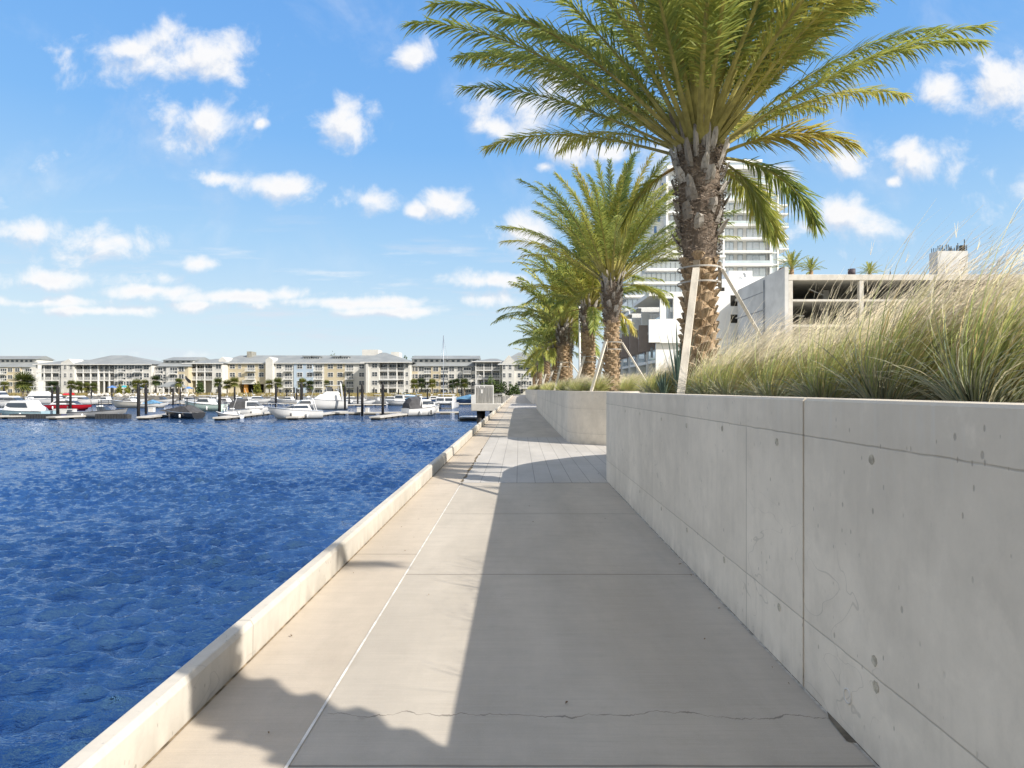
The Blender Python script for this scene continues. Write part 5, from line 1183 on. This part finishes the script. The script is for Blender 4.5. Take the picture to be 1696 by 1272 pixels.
t = empty('equipment_enclosure', (PX(787, 61.6), 61.6, z1)); tag(t, 'grey boarded equipment enclosure standing on the concrete platform', 'enclosure'); s = 61.6/FPX; hb = PZ(642, 61.6)-z1; ht = PZ(638.5, 61.6)-z1
b = MB(); k = 0
while k < 29*s: b.box(k, k+.14, -.02 if int(k*7) % 2 else 0, .1, 0, hb); k += .145
b.build('board_panel', M_BOARD, t); b = MB()
for q in (0, 7, 15, 29.6): b.box(q*s-.04, q*s+.06, -.03, .12, 0 if q in (0, 29.6) else hb+.002, ht-.06)
b.box(-.05, 29.6*s+.06, -.035, .125, ht-.058, ht+.04); b.build('frame', M_TRIM, t); b = MB(); b.box(0, 29*s, 1.2, 1.3, 0, ht-.06); b.build('back_panel', M_BOARD, t)
b = MB(); b.box(9.6*s, 12.6*s, -.045, -.025, PZ(651.5, 61.6)-z1, PZ(645, 61.6)-z1); b.build('blank_notice', M_TRIM, t)
b = MB(); b.box(29.9*s, 37*s, .3, .42, 0, PZ(654, 61.6)-z1); b.box(37.4*s, 49*s, .3, .38, 0, PZ(657, 61.6)-z1); b.build('side_panel', M_BOARD, t)
b = MB(); b.box(31*s, 49.6*s, .1, .14, PZ(653.2, 61.6)-z1, PZ(652.6, 61.6)-z1); b.box(49.3*s, 49.7*s, .08, .14, 0, PZ(652.7, 61.6)-z1); b.build('guard_rail', M_RAIL, t)
t = empty('davit_lamp', (PX(789.5, 62), 62.2, z1)); tag(t, 'white bent pole rising above the boarded enclosure', 'pole'); hp = PZ(621, 62)-z1
b = MB(); b.tube([(0, 0, 0), (0, 0, hp-.5), (.1, 0, hp-.1), (.3, 0, hp), (.45, 0, hp-.12)], .045, 8); b.build('pole', M_RAIL, t)
# ------------------------------------------------------------------ towers, townhouses and garage on the land side
M_TWHITE = plain('tower_white', (.82, .82, .80), .6, .04, .2); M_TCREAM = plain('tower_cream', (.66, .65, .62), .7, .06, .2)
def m_glass(name, c, rough=.04):
    m = Mat(name, rough, .8); v = m.noise(m.co(), .12, 2); m.color(m.mix(v.step(.35, .65), c, tuple(k*1.25 for k in c))); m.b.inputs['Metallic'].default_value = .35; return m.m
M_TGLASS = m_glass('tower_glass', (.46, .54, .61)); M_BLIND = plain('pale_blind', (.62, .66, .70), .6, .1, .3)
M_BALG = m_glass('balcony_glass', (.50, .60, .66)); M_MULL = plain('grey_mullion', (.36, .38, .40), .5, .1, 1)
D0 = 190; X = lambda x: PX(x+5, D0); Zp = lambda y: PZ(y, D0)
t = empty('residential_tower', (X(1100), D0, 1.4)); tag(t, 'tall white residential tower with glass balconies behind the nearest palm', 'tower')
ox, oy, oz = X(1100), D0, 1.4
def tb(b, x0, x1, d0, d1, z0, z1): b.box(X(x0)-ox, X(x1)-ox, d0, d1, z0-oz, z1-oz)
fl = [275.7, 305.7, 330, 350.5, 372, 394.4, 416.2, 437.8, 459.6, 481.4, 503.2, 525, 546.8, 568.6, 590.4, 612, 634]
b = MB(); tb(b, 1103, 1273, 2.4, 22, 1.4, Zp(277)); b.build('wall', M_TCREAM, t)
b = MB(); tb(b, 1190, 1262, 4, 16, Zp(277), Zp(262)); b.build('penthouse', M_TGLASS, t); b = MB(); tb(b, 1186, 1264, 3, 18, Zp(262), Zp(258)); b.build('penthouse_roof', M_TWHITE, t)
for i, y in enumerate(fl):
    b = MB(); tb(b, 1100, 1276 if y > 320 else (1272 if y < 300 else 1273), 0, 20, Zp(y+2.2 if i else y+3.5), Zp(y-1.6 if i else y-2)); b.build('floor_slab', M_TWHITE, t)
def wmesh(w, h, n, blinds=True):
    b = MB(); b.mat(0).box(0, w, -.05, .0, 0, h)
    b.mat(2)
    for k in range(n+1): b.box(w*k/n-.06, w*k/n+.06, -.14, -.051, 0, h)
    b.box(.06, w-.06, -.13, -.051, h-.12, h); b.box(.06, w-.06, -.13, -.051, 0, .1)
    if blinds:
        b.mat(1)
        for k in range(n):
            if k != n-1 or n == 1: b.box(w*k/n+.3, w*(k+1)/n-.3, -.07, -.052, h*.42, h-.25)
    o = b.build('window', [M_TGLASS, M_BLIND, M_MULL]); me = o.data; bpy.data.objects.remove(o); return me
s = D0/FPX
for (xa, xb, n) in ((1195, 1214, 3), (1221, 1229.5, 1), (1236, 1268, 3), (1108, 1128, 3), (1135, 1160, 3)):
    w3 = wmesh((xb-xa)*s, 3.5, n)
    for i, y in enumerate(fl[1:13]):
        put(w3, 'window', t, (X(xa)-ox, 2.4, Zp(y)-oz+.15))
for i, y in enumerate(fl[1:12]):
    b = MB(); tb(b, 1101, 1272, .15, .2, Zp(y)+.35, Zp(y)+1.25); b.build('balcony_glass', M_BALG, t) if i in (0, 1, 3, 6) else None
b = MB()
for y in fl[1:12]: tb(b, 1101, 1272, .12, .2, Zp(y)+1.3, Zp(y)+1.36)
b.build('handrail', M_MULL, t)
b = MB(); tb(b, 1098, 1101.5, -.2, 6, 1.4, Zp(292)); tb(b, 1192, 1195, -.06, 2.4, 1.4, Zp(330)); b.build('fin_wall', M_TWHITE, t)
# glazed corner and open side balconies
b = MB(); tb(b, 1274, 1286, 1.5, 14, 1.4, Zp(326)); b.build('corner_glass', M_TGLASS, t)
b = MB(); tb(b, 1272.5, 1274.5, .9, 1.9, 1.4, Zp(321)); tb(b, 1284.5, 1287, .9, 1.9, 1.4, Zp(321))
for y in (321, 338, 362, 381, 399.6, 417.4, 437, 457, 477): tb(b, 1274.5, 1284.5, 1.0, 1.8, Zp(y+1), Zp(y-1))
b.build('corner_frame', M_TWHITE, t)
for y in (333, 348, 370, 390, 407, 426, 446, 468): b = MB(); tb(b, 1286.5, 1311, 4, 14, Zp(y+1.2), Zp(y-1.2)); b.build('side_balcony', M_TWHITE, t)
b = MB(); tb(b, 1287.2, 1289, 8, 13.9, 1.4, Zp(350)); tb(b, 1303, 1303.6, 4.2, 4.5, 1.4, Zp(334)); b.build('side_column', M_MULL, t)
for y in (370, 390, 407, 426, 446, 468): b = MB(); tb(b, 1286.6, 1310.6, 4.05, 4.1, Zp(y)+.4, Zp(y)+1.35); b.build('side_rail_glass', M_BALG, t)
# blue patterned screens high on the left part
b = MB(); b.mat(0); tb(b, 1080, 1103.5, 4, 20, 1.4, Zp(292)); b.build('side_wing', M_TWHITE, t)
b = MB()
for k, (x, y) in enumerate(((1087, 336), (1093, 318), (1098, 302), (1091, 355), (1085, 375))): tb(b, x-2.2, x+2.2, 3.9, 3.99, Zp(y+6), Zp(y-6))
b.build('wing_window', plain('deep_blue_glass', (.10, .24, .52), .1, .1, .5), t)
# lower glazed wing
t = empty('glazed_wing', (PX(1030, 132), 132, 1.4)); tag(t, 'lower glazed balcony wing of pale blue glass between the palm trunks', 'building'); q = 132/FPX
b = MB(); b.box(10*q, 170*q, 2, 18, 0, PZ(430, 132)-1.4); b.build('wall', M_TGLASS, t)
for y in (424, 446, 468, 490, 512, 534, 556, 578): 
    b = MB(); b.box((60 if y < 440 else 40 if y < 460 else 20 if y < 490 else 4)*q, 172*q, 0, 17, PZ(y+2.2, 132)-1.4, PZ(y-1.8, 132)-1.4); b.build('floor_slab', M_TWHITE, t)
b = MB()
for k in range(12, 172, 8): b.box(k*q, k*q+.12, 1.9, 1.99, 0, PZ(432, 132)-1.4)
b.build('mullion', M_MULL, t)

# townhouses, stepping away along the promenade
M_BROWN = plain('brown_cladding', (.33, .27, .235), .8, .12, 1); M_TSTUC = plain('white_stucco', (.84, .84, .82), .8, .05, .4); M_SHADE = plain('shaded_stucco', (.82, .82, .80), .8, .05, .4)  # M_SHADE: copy of the white stucco with slight shade put into its colour
for k in range(6):
    first = k == 0; y0 = 50 if first else 57.6+(k-1)*4.7; dy = 7.55 if first else 4.65
    t = empty('townhouse', (12.0, y0, 1.4)); tag(t, ['nearest white townhouse, showing its big blank end wall with a slit window', 'second townhouse of the white row, brown panel and projecting canopy', 'third townhouse of the white row', 'fourth townhouse of the white row', 'fifth townhouse of the white row', 'farthest townhouse of the white row'][k], 'townhouse', 'white townhouses stepping back along the path')
    Hh_ = 8.35
    b = MB(); b.box(1.9, 4.4, .3 if first else 0, dy, 0, Hh_-.35); b.build('wall', M_SHADE, t)
    b = MB(); b.box(-1.1 if first else -.5, 4.5, -.02, dy-.5, Hh_-.34, Hh_); b.build('roof_canopy', M_TSTUC, t)
    b = MB(); b.box(.4, 1.88, .9, dy-.1, 5.4, 5.65); b.box(.4, 1.88, .9, dy-.1, 2.6, 2.85); b.build('balcony_slab', M_TSTUC, t)
    b = MB(); b.box(.42, .48, 1.6, dy-.1, 5.66, 6.6); b.box(.42, .48, 1.6, dy-.1, 2.86, 3.8); b.build('balcony_glass', M_BALG, t)
    b = MB(); b.box(1.80, 1.89, 1.2, dy-.6, 5.66, 7.8); b.box(1.80, 1.89, 1.2, dy-.6, 2.86, 5.0); b.box(1.80, 1.89, 1.5, 3.4, 0, 2.2); b.build('window', M_TGLASS, t)
    if first:
        # end wall with slit opening, notched foot
        f = 50/FPX; ex = lambda x: (x-860)*f-12.0; ez = lambda y: PZ(y, 50)-1.4
        b = MB(); z = [0, ez(568), ez(528), ez(494), Hh_-.345]
        x0, xa, xb, x1 = ex(1093.5), ex(1103), ex(1115.5), 4.4
        b.box(x0, xa, 0, .28, z[1], z[4]); b.box(xb, x1, 0, .28, z[1], z[4]); b.box(xa, xb, 0, .28, z[1], z[2]); b.box(xa, xb, 0, .28, z[3], z[4])
        b.box(-1.1, x0-.003, 0, .28, z[1]+.05, ez(529)); b.build('end_wall', M_TSTUC, t)
        b = MB(); b.extrude([(ex(1088), 0), (4.4, 0), (4.4, z[1]-.003), (ex(1088), z[1]-.003)], 'y', .35, .6); b.build('lower_end_wall', M_SHADE, t)
        b = MB(); b.box(xa+.05, xb-.05, .9, 1.0, z[2], z[3]); b.build('slit_window', M_TGLASS, t); b = MB()
        for q in range(7): b.box(xa+.05+q*.08, xa+.07+q*.08, .1, .13, z[2], z[2]+.9)
        b.build('slit_railing', M_MULL, t)
        b = MB(); b.box(ex(1079), ex(1083), .32, .348, ez(592), ez(574)); b.build('door_window', M_GLASS, t)
        b = MB()
        for q in range(8): b.box(-1.0+q*.12, -.98+q*.12, .02, .05, ez(529), ez(520)-.1*q*0)
        b.build('terrace_railing', M_MULL, t)
    else:
        b = MB(); b.box(-.45, 1.88, -.1, .1, 3.8, 6.35); b.build('brown_panel', M_BROWN, t)
        b = MB(); b.box(-.2, 1.88, -.08, .08, 6.352, Hh_-.36); b.build('party_wall', M_SHADE, t); b = MB(); b.box(.3, 1.88, -.08, .08, 0, 3.797); b.build('garden_wall', M_SHADE, t)
# low shrubs before the townhouses
bush(PX(1085, 40), 40, 1.4, 1.6, .8, 500, 91, 'purplish low shrub in front of the townhouses', .16, leaf_mat('purple_shrub', [(0, (.16, .10, .09)), (1, (.36, .27, .22))], .2).m)
bush(PX(1060, 38), 38, 1.4, 1.0, .55, 300, 92, 'dark low shrub beside the young silvery palm', .14)

# white service building with a bent vent pipe
D1 = 90; t = empty('white_service_building', (PX(1180, D1), D1, 1.4)); tag(t, 'white flat roofed building with dark square openings beside the concrete garage', 'building'); s = D1/FPX; z_ = lambda y: PZ(y, D1)-1.4; x_ = lambda x: (x-1180)*s
b = MB(); b.box(x_(1180), x_(1230), 0, 14, 0, z_(462)); b.box(x_(1219), x_(1259), 3, 12, z_(462)+.002, z_(442)); b.box(x_(1230)+.003, x_(1262), .02, 13, 0, z_(459.5)); b.build('wall', M_TSTUC, t)
b = MB(); b.box(x_(1210), x_(1227.5), -.03, .01, z_(507), z_(489)); b.box(x_(1210), x_(1227.5), -.03, .01, z_(535), z_(521)); b.box(x_(1193), x_(1200), -.03, .01, z_(482), z_(476)); b.build('opening', M_DARK, t)
b = MB(); b.tube([(x_(1245), 2.6, z_(459.5)), (x_(1245), 2.6, z_(449)), (x_(1244.4), 2.6, z_(447.2)), (x_(1242.4), 2.6, z_(449))], .17, 8); b.build('vent_pipe', M_MULL, t)

# unfinished concrete garage
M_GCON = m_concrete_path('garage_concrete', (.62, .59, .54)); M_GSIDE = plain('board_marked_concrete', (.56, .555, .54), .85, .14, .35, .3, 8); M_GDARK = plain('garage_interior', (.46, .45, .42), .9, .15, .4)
D2 = 72; s = D2/FPX; t = empty('parking_garage', (PX(1306, D2), D2, 1.4)); tag(t, 'unfinished grey concrete parking garage with open decks behind the tall grass', 'parking garage'); g = lambda x: (x-1306)*s; z_ = lambda y: PZ(y, D2)-1.4
W_ = g(1900)
b = MB(); b.box(g(1306), W_, 0, .6, z_(464), z_(454.5)); bevel(b.build('roof_beam', M_GCON, t), .03, 1)
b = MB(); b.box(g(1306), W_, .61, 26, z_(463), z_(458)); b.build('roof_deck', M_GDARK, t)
b = MB()
for y in (497, 539, 581): b.box(g(1307), W_, .1, .5, z_(y+2), z_(y-1.6))
b.build('deck_edge', M_GCON, t); b = MB()
for y in (497, 539, 581): b.box(g(1307), W_, .51, 26, z_(y+2), z_(y-.6))
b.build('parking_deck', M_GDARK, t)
for x in (1306.5, 1424, 1541, 1658, 1775): b = MB(); b.box(g(x), g(x)+.5, .05, .55, 0, z_(464.2)); b.build('column', M_GCON, t)
for x in (1412, 1530): b = MB(); b.box(g(x), g(x)+.8, 7, 8, 0, z_(464.2)); b.build('inner_column', M_GCON, t)
b = MB(); b.box(g(1307), W_, 16, 16.4, z_(495), z_(482.5)); b.box(g(1307), W_, 16, 16.4, z_(537), z_(525)); b.build('ramp_wall', M_GSIDE, t)
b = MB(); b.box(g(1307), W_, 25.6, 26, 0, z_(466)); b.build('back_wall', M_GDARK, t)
b = MB(); b.bar((g(1360), 3, z_(472)), (g(1398), 5, z_(478)), .10); b.bar((g(1369), 6, z_(489)), (g(1376), 6, z_(487)), .12); b.bar((g(1344), 4, z_(516.5)), (g(1358), 4, z_(516.5)), .14); b.build('pale_pipe', M_RAIL, t)
b = MB(); b.extrude([(0, 0), (15.6, 0), (15.6, z_(443)-.15), (0, z_(442))], 'x', -.45, -.002); o = b.build('side_wall', M_GSIDE, t)
b = MB(); b.box(-.47, -.44, 5.8, 6.4, 0, z_(443)-.4); b.box(-.47, -.452, 6.5, 15.6, z_(470), z_(468.5)); b.box(-.47, -.452, 6.5, 15.6, z_(503), z_(501)); b.build('wall_joint', plain('stained_joint', (.24, .25, .26), .9, .2, 1), t)
b = MB(); b.box(g(1302.5), g(1311), 1.5, 2.2, z_(454.4), z_(439)); b.build('rusty_post', plain('rusted_steel', (.16, .06, .035), .9, .4, 2), t)
b = MB(); b.box(g(1314), g(1346), 4, 8, z_(454.4), z_(447.5)); b.build('brick_planter', plain('red_brick', (.42, .22, .15), .9, .2, 2), t)
b = MB(); b.tube([(g(1422), 1.5, z_(454.6)), (g(1422), 1.5, z_(441.5))], .42, 12); b.build('roof_drum', plain('dark_drum', (.07, .055, .065), .6, .3, 2), t)
b = MB()
for x in (1477, 1507, 1534): b.tube([(g(x), .3, z_(454.6)), (g(x), .3, z_(449))], .06, 5)
b.build('rebar_stub', M_DARK, t)
g5 = lambda x: PX(x, D2+5)-PX(1306, D2); zt = PZ(415.5, D2+5)-1.4; b = MB(); b.box(g5(1553), g5(1603), 5, 6.6, z_(456), zt); b.build('stair_core', M_GSIDE, t)
b = MB(); rr = random.Random(5); k = g5(1553)+.1
while k < g5(1603)-.1:
    hgt = rr.uniform(.3, .9)*(1.7 if k > g5(1594) else 1); b.box(k, k+.07, 5.1, 5.17, zt, zt+hgt); b.box(k+.1, k+.16, 6.4, 6.47, zt, zt+hgt*.9); k += rr.uniform(.16, .3)
b.box(g5(1594), g5(1602), 5.3, 5.5, zt, zt+.8); b.build('rebar', M_DARK, t)
# palms on the land behind the garage roof
M_GP = leaf_mat('olive_palm_leaves', [(0, (.07, .10, .04)), (.5, (.18, .20, .06)), (1, (.34, .31, .10))], .3).m
for x, y, L, lb in ((1314, 446, 2.6, 'bushy date palm rising behind the corner of the garage roof'), (1346, 449, 2.0, 'second smaller palm behind the garage roof'), (1444, 454, 1.8, 'small palm tuft behind the dark drum on the garage roof')):
    t = empty('roof_palm', (PX(x, 80), 80.5, PZ(454, 75))); tag(t, lb, 'palm tree', 'palms behind the garage roof')
    z = PZ(y, 80)-PZ(454, 75)
    for k in range(34):
        me = CLASSES_FAR[min(4, k//8)][k % 2]; f = put(me, 'frond', t, (0, 0, z), k*2.4); sc = L/3.0; f.scale = (sc, sc, sc)
    b = MB(); b.tube([(0, 0, -1.5), (0, 0, z+.05)], .3, 8); b.build('trunk', M_BOOT, t)
